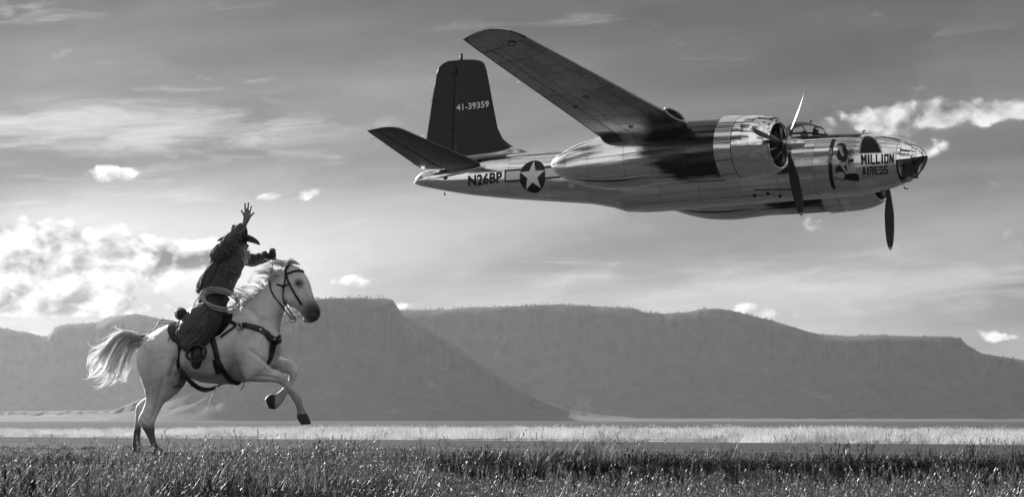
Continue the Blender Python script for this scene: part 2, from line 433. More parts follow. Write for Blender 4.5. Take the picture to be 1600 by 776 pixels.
scatter('dry_grass', *hay_points(11000), hay_src, 'band of tall pale dry grass along the far side of the road', 'grass')

# ------------------------------------------------------------------ mesas
def rock_mat(name, base):
    m = mat(name, base, 0.95, nscale=0.006, namp=0.6, bump=0.0, spec=0.1, detail=8)
    t = m.node_tree; b = t.nodes['Principled BSDF']
    tcn = t.nodes.new('ShaderNodeTexCoord')
    pale = noise(t, tcn.outputs['Object'], 0.012, 6, 0.6).step(0.60, 0.70)     # scree and bare soil
    scrub = noise(t, tcn.outputs['Object'], 0.05, 4, 0.7).step(0.45, 0.6)
    old = NX(t, b.inputs['Base Color'].links[0].from_socket)
    t.links.new((old*(1-scrub*0.45)+pale*0.035).o, b.inputs['Base Color'])
    return m
M_rock = rock_mat('dark_scrub_rock', 0.030)
def mountain(name, ridge, D, depth, label, cliff=(0.58, 0.92), seed=1, amp=1.0):
    R = np.array(ridge, float); us = np.arange(-900, 2500, 2.6)
    vr = np.interp(us, R[:, 0], R[:, 1])
    ts = np.concatenate([np.linspace(0, .7, 26), np.linspace(.715, .80, 12), np.linspace(.83, 1, 6)])
    V = []; scr = []
    for u, v in zip(us, vr):
        v = v+1.1*mnoise.fractal(Vector((u*0.03, seed*3.3, 0)), 1.0, 2.0, 4)
        Zr = max(1.0, (HOR-v)/FPX*D+CAMH); dx = (u-CXP)/FPX
        n1 = mnoise.fractal(Vector((u*0.010, 0.3, seed)), 0.9, 2.0, 5); n2 = mnoise.fractal(Vector((u*0.06, 1.3, seed)), 0.8, 2.0, 4)
        c0 = cliff[0]+0.10*n1; c1 = cliff[1]
        for t in ts:
            if t < .7:
                q = t/.7; f = c0*(q**1.12)
                g = mnoise.ridged_multi_fractal(Vector((u*0.013+q*0.5, q*1.6, seed*2.0)), 1.0, 2.1, 5, 1.0, 2.0)
                f *= 1-0.30*amp*(g-0.9)*math.sin(math.pi*min(1, q*1.0))
                yd = D-depth*(1-t)+depth*0.10*n1*q
            elif t <= .8001:
                q = (t-.7)/.1; f = c0+(c1-c0)*q
                col = n2*0.9+0.5*mnoise.noise(Vector((u*0.22, q*0.7, seed)))
                yd = D-depth*(1-t)+depth*(0.10*n1+0.055*col*amp)
            else:
                q = (t-.8)/.2; f = c1+(1-c1)*math.sin(q*math.pi/2); yd = D-depth*(1-t)+depth*0.10*n1*(1-q)
            z = CAMH+(Zr-CAMH)*f if t >= .999 else Zr*f
            V.append((dx*yd, yd, z*(yd/D) if t < .999 else z))
        V.append((dx*(D+700), D+700, Zr*0.9)); V.append((dx*(D+1700), D+1700, -0.5))
        scr.append((dx*D, D, Zr))
    nc = len(ts)+2
    o = obj(name, mesh(name, V, grid_faces(len(us), nc)), M_rock, kind='structure', label=label)
    return o, scr
E_L = [(-900, 500), (-500, 508), (-200, 498), (0, 512), (40, 518), (62, 525), (76, 524), (84, 511), (105, 505), (150, 504), (160, 500), (178, 494), (215, 489.5), (245, 496), (300, 506), (400, 522), (520, 545), (700, 600), (900, 640), (1200, 652), (2500, 655)]
E_M = [(-900, 655), (150, 652), (250, 610), (330, 545), (390, 505), (440, 482), (480, 469), (500, 466), (560, 465), (600, 465), (613, 467), (620, 477), (628, 492), (645, 503), (680, 521), (720, 546), (760, 575), (800, 602), (850, 627), (900, 643), (1000, 653), (2500, 655)]
E_P = [(-900, 655), (200, 640), (420, 560), (540, 500), (600, 486), (625, 484), (700, 483), (740, 479), (800, 478), (850, 476), (880, 475), (930, 478), (990, 481), (1005, 487), (1040, 490), (1075, 487), (1095, 482), (1120, 482), (1150, 486), (1200, 499), (1240, 511), (1280, 522), (1330, 525), (1380, 522), (1420, 525), (1470, 525), (1500, 528), (1510, 538), (1535, 552), (1600, 562), (1700, 566), (1900, 590), (2500, 600)]
scrub_pts = []
for args in (('mountain_ridge', E_L, 8200, 330, 'hazy mountain ridge behind the horse, at the picture edge', (.55, .92), 1),
             ('plateau', E_P, 6600, 270, 'long dark plateau beneath the aircraft, its rim dotted with scrub', (.62, .93), 2),
             ('mesa', E_M, 5200, 215, "steep flat-topped mesa just beyond the horse's muzzle", (.60, .93), 3)):
    o, sc = mountain(args[0], args[1], args[2], args[3], args[4], args[5], args[6])
    scrub_pts.append((o, sc))
M_tree = mat('far_scrub_leaf', 0.05, 0.9, nscale=0.3, namp=0.4)
for mo, sc in scrub_pts:
    m = MB()
    for k in range(900):
        i = random.randrange(250, len(sc)-250); p = sc[i]
        if p[2] < 60: continue
        if mnoise.noise(Vector((i*0.02, 0, 4.4))) < random.uniform(-.6, .3): continue
        d = random.uniform(-160, 60); f = (p[1]+d)/p[1]; r = random.uniform(0.7, 1.7)*p[1]/6000
        c = Vector((p[0]*f, p[1]+d, p[2]*(0.985 if d < -40 else 1.0)+r*0.4))
        k0 = len(m.v); V = []
        for j in range(5):
            a = 2*math.pi*j/5+random.random(); V.append(c+Vector((math.cos(a)*r, math.sin(a)*r, random.uniform(-.6, .3)*r)))
        V.append(c+Vector((0, 0, r*random.uniform(.8, 1.5)))); V.append(c-Vector((0, 0, r*1.2)))
        m.add(V, [(j, (j+1) % 5, 5) for j in range(5)]+[((j+1) % 5, j, 6) for j in range(5)])
    s = m.build('scrub', M_tree, mo, False); s['kind'] = 'stuff'

# ------------------------------------------------------------------ haze
hz = MB().box((0, 4200, 129.5), (7500, 7300, 131.5)).mesh('haze', False)
mh = bpy.data.materials.new('thin_air'); mh.use_nodes = True; t = mh.node_tree
for n in list(t.nodes):
    if n.type != 'OUTPUT_MATERIAL': t.nodes.remove(n)
pv = t.nodes.new('ShaderNodeVolumePrincipled'); pv.inputs['Color'].default_value = (1, 1, 1, 1); pv.inputs['Density'].default_value = 1.15e-5; pv.inputs['Anisotropy'].default_value = 0.65
t.links.new(pv.outputs[0], t.nodes['Material Output'].inputs['Volume'])
haze = obj('haze', hz, mh, kind='stuff', label='thin pale haze over the whole plain')

# ------------------------------------------------------------------ twin-engined bomber
# own axes: x forward from the nose tip, y to port, z up
def _R(y, p, r):
    return Matrix.Rotation(y, 3, 'Z') @ Matrix(((math.cos(p), 0, -math.sin(p)), (0, 1, 0), (math.sin(p), 0, math.cos(p)))) @ Matrix.Rotation(r, 3, 'X')
PR = _R(math.radians(-31.41), math.radians(1.416), math.radians(-5.144)); PT = Vector((10.681, 97.22, 6.8645+CAMH))
plane = empty('bomber_aircraft', (0, 0, 0), 'polished silver twin-engine propeller bomber flying low over the plain', 'aircraft')
plane.matrix_world = Matrix.Translation(PT) @ PR.to_4x4()
PRi = PR.transposed()
def PL(u, v, y):
    """aircraft-frame point on the plane y = const that shows at photo pixel (u, v)"""
    d = PRi @ Vector(((u-CXP)/FPX, 1, (HOR-v)/FPX)); o = PRi @ (Vector((0, 0, CAMH))-PT)
    return o+d*((y-o.y)/d.y)
def alu(name, base, rough, k=1.0):
    m = mat(name, base, rough, 1.0, nscale=2.6, namp=0.22*k, nrough=0.24*k, stretch=(0.22, 1, 2.6), detail=7)
    t = m.node_tree; b = t.nodes['Principled BSDF']; tcn = t.nodes.new('ShaderNodeTexCoord'); mp = t.nodes.new('ShaderNodeMapping'); mp.inputs['Scale'].default_value = (0.20, 1.2, 3.0)
    t.links.new(tcn.outputs['Object'], mp.inputs[0]); bn = t.nodes.new('ShaderNodeBump'); bn.inputs['Strength'].default_value = 0.20*k; bn.inputs['Distance'].default_value = 0.03
    bz = noise(t, mp.outputs[0], 2.0, 4, 0.55); t.links.new(bz.o, bn.inputs['Height']); t.links.new(bn.outputs[0], b.inputs['Normal'])
    return m
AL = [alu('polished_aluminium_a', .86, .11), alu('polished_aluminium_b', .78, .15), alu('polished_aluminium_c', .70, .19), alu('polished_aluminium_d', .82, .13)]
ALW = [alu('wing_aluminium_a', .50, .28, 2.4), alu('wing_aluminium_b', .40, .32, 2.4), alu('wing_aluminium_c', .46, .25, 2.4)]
M_seam = mat('dark_seam_metal', .10, .5, .6)  # dark under-skin that shows through the panel gaps
M_black = mat('matt_black_paint', .012, .6, nscale=3, namp=.3, spec=.25)
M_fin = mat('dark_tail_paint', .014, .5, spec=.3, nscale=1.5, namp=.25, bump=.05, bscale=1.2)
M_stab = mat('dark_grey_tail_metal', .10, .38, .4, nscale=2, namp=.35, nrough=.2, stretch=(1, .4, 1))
M_dksteel = alu('darkened_steel', .075, .13)
def darkened_metal():  # nacelle skin coloured darker forward of a ragged edge
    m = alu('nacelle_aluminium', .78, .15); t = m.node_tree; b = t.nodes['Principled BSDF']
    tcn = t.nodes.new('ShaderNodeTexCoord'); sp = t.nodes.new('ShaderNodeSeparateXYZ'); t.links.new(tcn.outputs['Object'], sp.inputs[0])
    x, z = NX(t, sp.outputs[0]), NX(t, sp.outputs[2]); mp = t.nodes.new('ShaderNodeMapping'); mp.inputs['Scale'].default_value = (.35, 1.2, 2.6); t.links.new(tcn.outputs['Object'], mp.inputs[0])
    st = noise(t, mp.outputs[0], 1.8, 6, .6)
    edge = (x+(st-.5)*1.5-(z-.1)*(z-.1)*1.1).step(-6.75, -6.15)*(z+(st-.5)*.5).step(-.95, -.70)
    darkening = (edge*(1.0+(st-.5)*.8)).clamp()
    old = NX(t, b.inputs['Base Color'].links[0].from_socket); t.links.new((old*(1-darkening*.93)+.004).o, b.inputs['Base Color'])
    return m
M_nac = darkened_metal()
M_inside = mat('interior_grey_paint', .6, .6, nscale=6, namp=.3)
M_white = mat('white_paint', .72, .4)
M_paintgrey = mat('pale_grey_paint', .42, .45)
M_skin = mat('pale_painted_skin', .36, .5)
M_letter = mat('lettering_black', .010, .45, spec=.3)
M_glass = glass_mat('clear_cockpit_glazing', .97)
M_dkglass = mat('smoked_panel', .008, .45, 0, spec=.25)
M_prop = mat('black_propeller_paint', .014, .6, nscale=6, namp=.4)
M_steel = mat('steel', .45, .3, 1.0, nscale=8, namp=.3)
M_rub = mat('engine_dark', .03, .6, .3)
# fuselage: x, top, bottom, half width
FT = np.array([(-15.66, .26, .12, .06), (-15.60, .36, .08, .12), (-15.48, .43, .05, .16), (-15.2, .50, -.01, .21), (-14.6, .58, -.14, .31), (-13.9, .65, -.27, .42), (-13.1, .70, -.39, .51), (-12.4, .72, -.48, .57), (-11.1, .72, -.62, .65), (-10, .72, -.74, .69), (-9.3, .72, -.88, .71), (-8.85, .72, -1.02, .71), (-8.2, .72, -1.05, .71), (-7.5, .72, -1.045, .72), (-6, .72, -1.02, .72), (-4.6, .70, -1.0, .72), (-3.6, .67, -.985, .72), (-2.7, .65, -.975, .71), (-2.0, .635, -.95, .69), (-1.6, .60, -.915, .66), (-1.2, .55, -.865, .61), (-.86, .49, -.78, .54), (-.55, .40, -.67, .46), (-.3, .28, -.52, .34), (-.15, .17, -.36, .23), (-.05, .06, -.20, .12), (0, -.04, -.09, .02)])
FE = 2.35
def fprof(x):
    return [np.interp(x, FT[:, 0], FT[:, k]) for k in (1, 2, 3)]
def fus(x, a, off=0.0):
    """a: turn from the top; 0 top, .25 starboard side, .5 keel, .75 port side"""
    zt, zb, hw = fprof(x); zc, hz = (zt+zb)/2, (zt-zb)/2
    c, s = math.cos(2*math.pi*a), math.sin(2*math.pi*a); e = 2/FE
    return Vector((x, -math.copysign(abs(s)**e, s)*(hw+off), zc+math.copysign(abs(c)**e, c)*(hz+off)))
def fus_y(x, z, off=0.006):
    zt, zb, hw = fprof(x); zc, hz = (zt+zb)/2, (zt-zb)/2
    q = min(1.0, abs((z-zc)/max(hz, 1e-3)))
    return -(hw*(1-q**FE)**(1/FE))-off
def onfus(u, v, off=0.006):
    y = -.6
    for _ in range(12):
        p = PL(u, v, y); y = y*.4+.6*fus_y(min(-.02, p.x), p.z, off)
    return PL(u, v, y)
# inner shell, open under the canopy and round the glazed nose
def shell():
    xs = np.unique(np.concatenate([np.linspace(-15.66, -.6, 130), np.linspace(-.6, 0, 24)])); na = 64; V = []; F = []
    for x in xs:
        for j in range(na): V.append(fus(x, j/na, -.014))
    for f in grid_faces(len(xs), na, True):
        c = sum((Vector(V[i]) for i in f), Vector())/4
        if -3.95 < c.x < -2.95 and c.z > .40 and abs(c.y) < .62: continue
        if c.x > -.62: continue
        F.append(f)
    return mesh('fuselage', V, F)
fuselage = obj('fuselage', shell(), M_seam, plane)
def patch(fn, a0, a1, b0, b1, na, nb):
    V = [fn(a, b) for a in np.linspace(a0, a1, na) for b in np.linspace(b0, b1, nb)]
    return V, grid_faces(na, nb)
PI_ = [0]
def panel(name, fn, a0, a1, b0, b1, na, nb, m, parent, flip=False):
    V, F = patch(fn, a0, a1, b0, b1, na, nb)
    if flip: F = [f[::-1] for f in F]
    return obj(name, mesh(name, V, F), m, parent)
xs_j = [-15.655, -15.05, -13.6, -12.3, -10.9, -9.75, -8.72, -7.5, -6.3, -5.1, -4.0, -2.92, -1.78, -.64]
as_j = [0, .095, .185, .262, .345, .425, .5]
R2 = random.Random(5)
for i in range(len(xs_j)-1):
    x0, x1 = xs_j[i]+.004, xs_j[i+1]-.004
    js = as_j if 2 < i else [0, .16, .26, .38, .5]
    for j in range(len(js)-1):
        a0, a1 = js[j]+.001, js[j+1]-.001
        for side in (0, 1):
            if xs_j[i] == -4.0 and j == 0: continue
            top = j == 0 and i in (11,)
            m = M_black if top else AL[R2.randrange(4)]
            dk = .003*R2.random()
            b0, b1 = (a0, a1) if side == 0 else (1-a1, 1-a0)
            nn = max(4, int((x1-x0)/.12)); nb = 7
            panel('skin_panel', lambda x, a, d=dk: fus(x, a, d), x0, x1, b0, b1, nn, nb, m, fuselage)
for side in (0, 1):                                   # nose cap above the glazing
    b0, b1 = (.0, .262) if side == 0 else (.738, 1.0)
    panel('nose_cap', lambda x, a: fus(x, a, .001), -.634, -.004, b0, b1, 22, 12, AL[0], fuselage)
    b0, b1 = (.264, .5) if side == 0 else (.5, .736)
    panel('nose_glazing', lambda x, a: fus(x, a, -.002), -.60, -.004, b0, b1, 22, 12, M_glass, plane)
# framing bars of the glazed nose
fr = MB()
for sgn in (1, -1):
    def q(x, a): 
        p = fus(x, a, .004); return Vector((p.x, p.y*sgn, p.z))
    fr.tube([q(x, .262) for x in np.linspace(-.64, -.01, 16)], .018, 6)
    fr.tube([q(-.615+.10*max(0, (a-.36)/.14)**2*1.6, a) for a in np.linspace(.262, .47, 16)], .026, 6)
    fr.tube([q(x, .30+.02*(x+.6)) for x in np.linspace(-.6, -.06, 12)], .010, 6)
    fr.tube([q(x, .285-.02*(x+.35)) for x in np.linspace(-.36, -.02, 12)], .013, 6)
    ring = [q(-.21+.155*math.cos(t)-.03*math.sin(t), .365+.075*math.sin(t)+.04*math.cos(t)*-1) for t in np.linspace(0, 2*math.pi, 28)]
    fr.tube(ring, .016, 6)
fr.build('glazing_frame', M_black, plane)
ins = MB()
ins.add(*[*(lambda V: (V, [tuple(range(len(V)))]))([fus(-.63, a, -.03) for a in np.linspace(0, 1, 40, endpoint=False)])])
ins.build('nose_bulkhead', M_inside, plane)
bs = MB(); bs.box((-.46, 0, -.42), (.13, .20, .17)); bs.box((-.33, 0, -.28), (.05, .08, .14)); bs.tube([(-.33, 0, -.2), (-.26, 0, -.32)], .05, 8)
bs.build('bombsight', M_rub, plane, False)
ch = MB().add(*patch(lambda x, a: fus(x, a, .02), -.60, -.30, .44, .56, 6, 6)); ch.build('chin_plate', AL[2], plane)
pt = MB().tube([(-.62, -.02, -.70), (-.62, -.02, -.86)], .012, 6); pt.tube([(-.62, -.02, -.86), (-.50, -.02, -.88)], .022, 8); pt.build('pitot_tube', M_steel, plane)
# canopy
def can(x, a, off=0.0):
    s = (x+4.12)/(-2.72+4.12)
    h = np.interp(s, [0, .1, .33, .52, .74, .9, 1], [.20, .33, .41, .385, .26, .10, 0.0]); hw = np.interp(s, [0, .3, .7, 1], [.34, .42, .38, .16])
    c, sn = math.cos(math.pi*(a-.5)), math.sin(math.pi*(a-.5))
    return Vector((x, -math.copysign(abs(sn)**.75, sn)*(hw+off), .625+(abs(c)**.7)*(h+off)))
cg = obj('canopy', mesh('canopy', *patch(can, -4.1, -2.74, 0, 1, 30, 24)), M_glass, plane)
cf = MB()
for x in (-4.08, -3.72, -3.10):
    cf.tube([can(x, a, .004) for a in np.linspace(0, 1, 24)], .017 if x != -3.10 else .022, 6)
for a in (.41, .59): cf.tube([can(x, a, .004) for x in np.linspace(-4.1, -3.1, 16)], .015, 6)
for a in (0.03, .97): cf.tube([can(x, a, .004) for x in np.linspace(-4.1, -2.76, 20)], .026, 6)
cf.add(*patch(lambda x, a: can(x, a, .008), -4.12, -3.12, .44, .56, 14, 6)); cf.add(*patch(lambda x, a: can(x, a, .006), -3.12, -2.98, .0, .22, 5, 5)); cf.add(*patch(lambda x, a: can(x, a, .006), -3.12, -2.98, .78, 1, 5, 5))
cf.build('canopy_frame', M_black, cg)
sl = MB()
for b0, b1 in ((.02, .105), (.895, .98)): sl.add(*patch(lambda x, a: fus(x, a, .006), -4.2, -2.9, b0, b1, 12, 6))
sl.build('canopy_sill', M_black, plane)
for px, py in ((1266.5, 193.5), (1349.5, 209)):
    p = PL(px, py, 0); MB().tube([p-Vector((0, 0, .05)), p+Vector((0, 0, .07))], .014, 6).tube([p+Vector((-.03, 0, .07)), p+Vector((.05, 0, .08))], .018, 6).build('mast', M_black, plane)
# dark side window behind the nose
def decal(name, polys, m, off=.008, parent=None, fine=.07):
    bm = bmesh.new()
    for P in polys:
        vs = [bm.verts.new(p) for p in P]
        try: bm.faces.new(vs)
        except ValueError: pass
    bmesh.ops.triangulate(bm, faces=bm.faces[:])
    for k in range(4):
        bmesh.ops.subdivide_edges(bm, edges=[e for e in bm.edges if e.calc_length() > fine], cuts=1)
        bmesh.ops.triangulate(bm, faces=bm.faces[:])
    for v in bm.verts: v.co.y = fus_y(min(-.02, v.co.x), v.co.z, off)
    me = bpy.data.meshes.new(name); bm.to_mesh(me); bm.free()
    return obj(name, me, m, parent or plane)
def px(pts, off=.008): return [onfus(u, v, off) for u, v in pts]
arch = [(1344, 239)]+[(1345.5, 228), (1347.5, 219), (1351, 213.8), (1356, 212.6), (1362, 214), (1368, 219), (1373, 227), (1376.5, 238)]
arch2 = [(1341.5, 240.5), (1343, 227), (1345.5, 218), (1350, 212.4), (1356, 211.2), (1363, 212.8), (1370, 218), (1375.5, 227), (1379, 239)]
decal('window_surround', [px(arch2, .006)], M_paintgrey, .006); decal('side_window', [px(arch)], M_dkglass, .014)
# anti-glare paint down both shoulders
for b0, b1 in ((.0, .10), (.90, 1.0)): panel('antiglare_panel', lambda x, a: fus(x, a, .007), -2.93, -1.72, b0, b1, 12, 7, M_black, plane)
# prop warning band
bx0, bx1 = onfus(1294.6, 244).x, onfus(1300.6, 244).x
band = [fus(x, a, .007) for a in np.linspace(.12, .40, 20) for x in (bx0, bx1)]
obj('warning_band', mesh('warning_band', band, grid_faces(20, 2)), M_letter, plane)
# lettering
def text_mesh(s, bold=.0, spacing=1.0):
    cu = bpy.data.curves.new('t', 'FONT'); cu.body = s; cu.size = 1; cu.offset = bold; cu.space_character = spacing; cu.resolution_u = 3
    o = bpy.data.objects.new('t', cu); C.objects.link(o); dg = bpy.context.evaluated_depsgraph_get(); me = bpy.data.meshes.new_from_object(o.evaluated_get(dg))
    bpy.data.objects.remove(o); bm = bmesh.new(); bm.from_mesh(me); bpy.data.meshes.remove(me)
    co = np.array([v.co[:] for v in bm.verts]); lo, hi = co.min(0), co.max(0)
    for v in bm.verts: v.co = Vector(((v.co.x-lo[0])/(hi[0]-lo[0]), (v.co.y-lo[1])/(hi[1]-lo[1]), 0))
    return bm
def lettering(name, s, tl, tr, bl, br, m, on, bold=.02, spacing=1.0, off=.008):
    """text stretched between four photo pixels and laid on a surface"""
    bm = text_mesh(s, bold, spacing)
    for k in range(1, 6): bmesh.ops.bisect_plane(bm, geom=bm.verts[:]+bm.edges[:]+bm.faces[:], plane_co=(0, k/6, 0), plane_no=(0, 1, 0))
    for v in bm.verts:
        a, b = v.co.x, v.co.y
        u = (bl[0]*(1-a)+br[0]*a)*(1-b)+(tl[0]*(1-a)+tr[0]*a)*b; w = (bl[1]*(1-a)+br[1]*a)*(1-b)+(tl[1]*(1-a)+tr[1]*a)*b
        v.co = on(u, w, off)
    bmesh.ops.triangulate(bm, faces=bm.faces[:])
    me = bpy.data.meshes.new(name); bm.to_mesh(me); bm.free(); return obj(name, me, m, plane)
lettering('registration_lettering', 'N26BP', (731, 274.2), (784.5, 267.3), (731.5, 292.0), (784, 285.2), M_letter, onfus, .03, 1.05)
def q_(x0, y0, x1, y1): return [(x0, y0), (x1, y0), (x1, y1), (x0, y1)]
w_ = .30
BLK = {'I': [q_(.30, 0, .70, 1)], 'L': [q_(0, 0, w_, 1), q_(w_, 0, 1, .22)], 'E': [q_(0, 0, w_, 1), q_(w_, 0, 1, .2), q_(w_, .41, .88, .6), q_(w_, .8, 1, 1)],
       'O': [q_(0, 0, w_, 1), q_(1-w_, 0, 1, 1), q_(w_, 0, 1-w_, .2), q_(w_, .8, 1-w_, 1)], 'S': [q_(0, 0, 1, .2), q_(1-w_, .2, 1, .41), q_(0, .41, 1, .6), q_(0, .6, w_, .8), q_(0, .8, 1, 1)],
       'M': [q_(0, 0, .26, 1), q_(.74, 0, 1, 1), [(.26, 1), (.26, .62), (.5, .2), (.5, .62)], [(.5, .62), (.5, .2), (.74, .62), (.74, 1)]], 'N': [q_(0, 0, .28, 1), q_(.72, 0, 1, 1), [(.28, 1), (.28, .55), (.72, 0), (.72, .45)]],
       'A': [[(0, 0), (.28, 0), (.64, 1), (.36, 1)], [(.72, 0), (1, 0), (.64, 1), (.40, .88)], q_(.27, .2, .73, .38)], 'R': [q_(0, 0, w_, 1), q_(w_, .8, .9, 1), q_(.7, .5, 1, .85), q_(w_, .42, .9, .6), [(.5, .42), (.68, 0), (1, 0), (.8, .45)]]}
def block(name, txt, tl, tr, bl, br, m, off=.012):
    n = len(txt); wd = [.55 if c == 'I' else 1.25 if c == 'M' else 1.0 for c in txt]; tot = sum(wd)+.18*(n-1); x = 0; mb = MB()
    for c, w in zip(txt, wd):
        for P in BLK[c]:
            (ax, ay), (bx, by), (cx, cy), (dx, dy) = P; V = []
            for i in range(3):
                for j in range(5):
                    s_, t_ = i/2, j/4; ux = (ax*(1-s_)+bx*s_)*(1-t_)+(dx*(1-s_)+cx*s_)*t_; uy = (ay*(1-s_)+by*s_)*(1-t_)+(dy*(1-s_)+cy*s_)*t_
                    A = (x+(ux*w if c != 'I' else (ux-.2)*1.0*w/.6))/tot
                    u = (bl[0]*(1-A)+br[0]*A)*(1-uy)+(tl[0]*(1-A)+tr[0]*A)*uy; v = (bl[1]*(1-A)+br[1]*A)*(1-uy)+(tl[1]*(1-A)+tr[1]*A)*uy; V.append(onfus(u, v, off))
            mb.add(V, grid_faces(3, 5))
        x += w+.18
    return mb.build(name, m, plane, False)
for cl, o_, m_ in ((.5, .009, M_paintgrey), (0, .014, M_letter)):
    nm_ = 'name_outline' if cl else 'name_lettering'
    block(nm_, 'MILLION', (1345-cl, 242-cl), (1396.5+cl, 240.5-cl), (1346-cl, 257.5+cl), (1396+cl, 255.5+cl), m_, o_)
    block(nm_, 'AIRESS', (1346.5-cl, 260.5-cl), (1387+cl, 258.6-cl), (1346.5-cl, 274.2+cl), (1388+cl, 271.8+cl), m_, o_)
lettering('band_lettering', 'PROP', (1299.8, 232), (1299.8, 255), (1295.2, 232), (1295.2, 255), M_white, onfus, .0, 1.05, .012)
# national star
cxs, cys = 832, 275
pc = onfus(cxs, cys); rr = (PL(cxs, cys-25.0, pc.y).z-PL(cxs, cys+25.0, pc.y).z)/2
def disc(cx, cz, r, n=40): return [Vector((cx+r*math.cos(t), 0, cz+r*math.sin(t))) for t in np.linspace(0, 2*math.pi, n, endpoint=False)]
def ring_sectors(cx, cz, r): 
    d = disc(cx, cz, r); c = Vector((cx, 0, cz)); return [[c, d[i], d[(i+1) % len(d)]] for i in range(len(d))]
decal('insignia_disc', ring_sectors(pc.x, pc.z, rr), M_letter, .010)
star = [Vector((pc.x+(rr*.97 if k % 2 == 0 else rr*.39)*math.sin(k*math.pi/5), 0, pc.z+(rr*.97 if k % 2 == 0 else rr*.39)*math.cos(k*math.pi/5))) for k in range(10)]
decal('insignia_star', [[Vector((pc.x, 0, pc.z)), star[i], star[(i+1) % 10]] for i in range(10)], M_white, .014)
for s in (-1, 1):
    def rc(x0, x1, z0, z1): return [Vector((pc.x+s*x0*rr, 0, pc.z+z0*rr)), Vector((pc.x+s*x1*rr, 0, pc.z+z0*rr)), Vector((pc.x+s*x1*rr, 0, pc.z+z1*rr)), Vector((pc.x+s*x0*rr, 0, pc.z+z1*rr))]
    decal('insignia_bar_border', [rc(.9, 2.12, -.26, .53)], M_letter, .007); decal('insignia_bar', [rc(.9, 2.0, -.14, .41)], M_white, .010)
# painted kneeling figure on the nose
def art(name, pts, m, off): return decal(name, [px([(1300+x/10.34, 215+y/10.34) for x, y in pts], off)], m, off)
pa = bpy.data.objects.new('nose_painting', None); C.objects.link(pa); pa.parent = plane
for nm, pts, m, off in (
    ('painted_skirt', [(55, 560), (70, 470), (110, 452), (230, 450), (250, 560), (200, 575), (90, 575)], M_letter, .008),
    ('painted_skirt', [(200, 610), (270, 580), (340, 570), (430, 600), (440, 710), (330, 700), (190, 670)], M_letter, .008),
    ('painted_shadow', [(0, 620), (30, 640), (200, 680), (210, 690), (60, 670)], M_letter, .008),
    ('painted_leg', [(2, 618), (80, 600), (95, 560), (180, 555), (205, 610), (190, 660), (140, 672), (60, 640)], M_skin, .012),
    ('painted_leg', [(270, 490), (340, 470), (395, 485), (400, 540), (360, 575), (280, 580), (268, 540)], M_skin, .010),
    ('painted_hair', [(70, 132), (110, 90), (160, 84), (205, 100), (228, 150), (248, 200), (254, 260), (248, 325), (225, 332), (200, 300), (185, 250), (165, 200), (168, 160), (150, 130), (100, 126)], M_letter, .010),
    ('painted_hair', [(78, 240), (98, 205), (128, 212), (112, 250)], M_letter, .010),
    ('painted_bodice', [(70, 285), (85, 252), (112, 240), (128, 222), (142, 270), (165, 300), (200, 300), (225, 330), (248, 330), (238, 370), (225, 402), (190, 385), (150, 402), (110, 362), (80, 332)], M_letter, .011),
    ('painted_face', [(86, 142), (110, 128), (150, 133), (166, 165), (160, 195), (130, 212), (106, 205), (92, 185)], M_skin, .013),
    ('painted_neckline', [(128, 208), (160, 198), (184, 250), (198, 298), (166, 300), (143, 270)], M_skin, .014),
    ('painted_waist', [(155, 400), (215, 395), (225, 450), (165, 450)], M_paintgrey, .012),
    ('painted_arm', [(105, 370), (140, 365), (180, 450), (260, 580), (235, 590), (150, 470)], M_skin, .014),
    ('painted_arm', [(228, 360), (252, 360), (262, 450), (275, 560), (255, 580), (240, 470)], M_skin, .014),
    ('painted_bow', [(250, 375), (300, 350), (340, 335), (350, 370), (335, 400), (290, 395)], M_letter, .010)):
    o = art(nm, pts, m, off); o.parent = pa
# small stencil panel by the nacelle tail and access hatches
decal('stencil_frame', [px([(889.5, 286), (896.5, 287), (896.3, 294), (889, 294)])], M_paintgrey, .007)
decal('static_port', [px([(693, 277), (699, 276.2), (699, 280), (693, 280.8)])], M_rub, .007)
for k in range(26):
    u = R2.uniform(1245, 1292); v = R2.uniform(232, 262); decal('rivet_patch', [px([(u, v), (u+1.6, v), (u+1.6, v+.9), (u, v+.9)])], M_paintgrey, .006) if k < 9 else None
# bomb-bay doors: long flat pieces under the belly
for s in (0, 1):
    b0, b1 = (.405, .497) if s == 0 else (.503, .595)
    for x0, x1 in ((-8.55, -6.35), (-6.30, -4.2)):
        panel('bomb_bay_door', lambda x, a: fus(x, a, .010), x0, x1, b0, b1, 16, 8, AL[(s+1) % 4], plane)
for x, a in ((-4.75, .405), (-4.35, .40), (-4.05, .43)):
    p = fus(x, a); MB().tube([p+Vector((0, 0, .02)), p+Vector((0, -.01, -.035))], [.06, .035], 8).build('belly_fitting', M_black, plane)
MB().tube([fus(x, .375+.012*math.sin((x+4)*1.4), .006) for x in np.linspace(-4.7, -3.3, 16)], .014, 6).build('belly_conduit', M_black, plane)
MB().tube([onfus(695, 300.5), onfus(695, 300.5)-Vector((0, 0, .09))], .02, 6).build('tail_drain', M_black, plane)
MB().tube([(-15.55, 0, .17), (-15.72, 0, .17)], [.05, .025], 8).build('tail_light', M_paintgrey, plane)

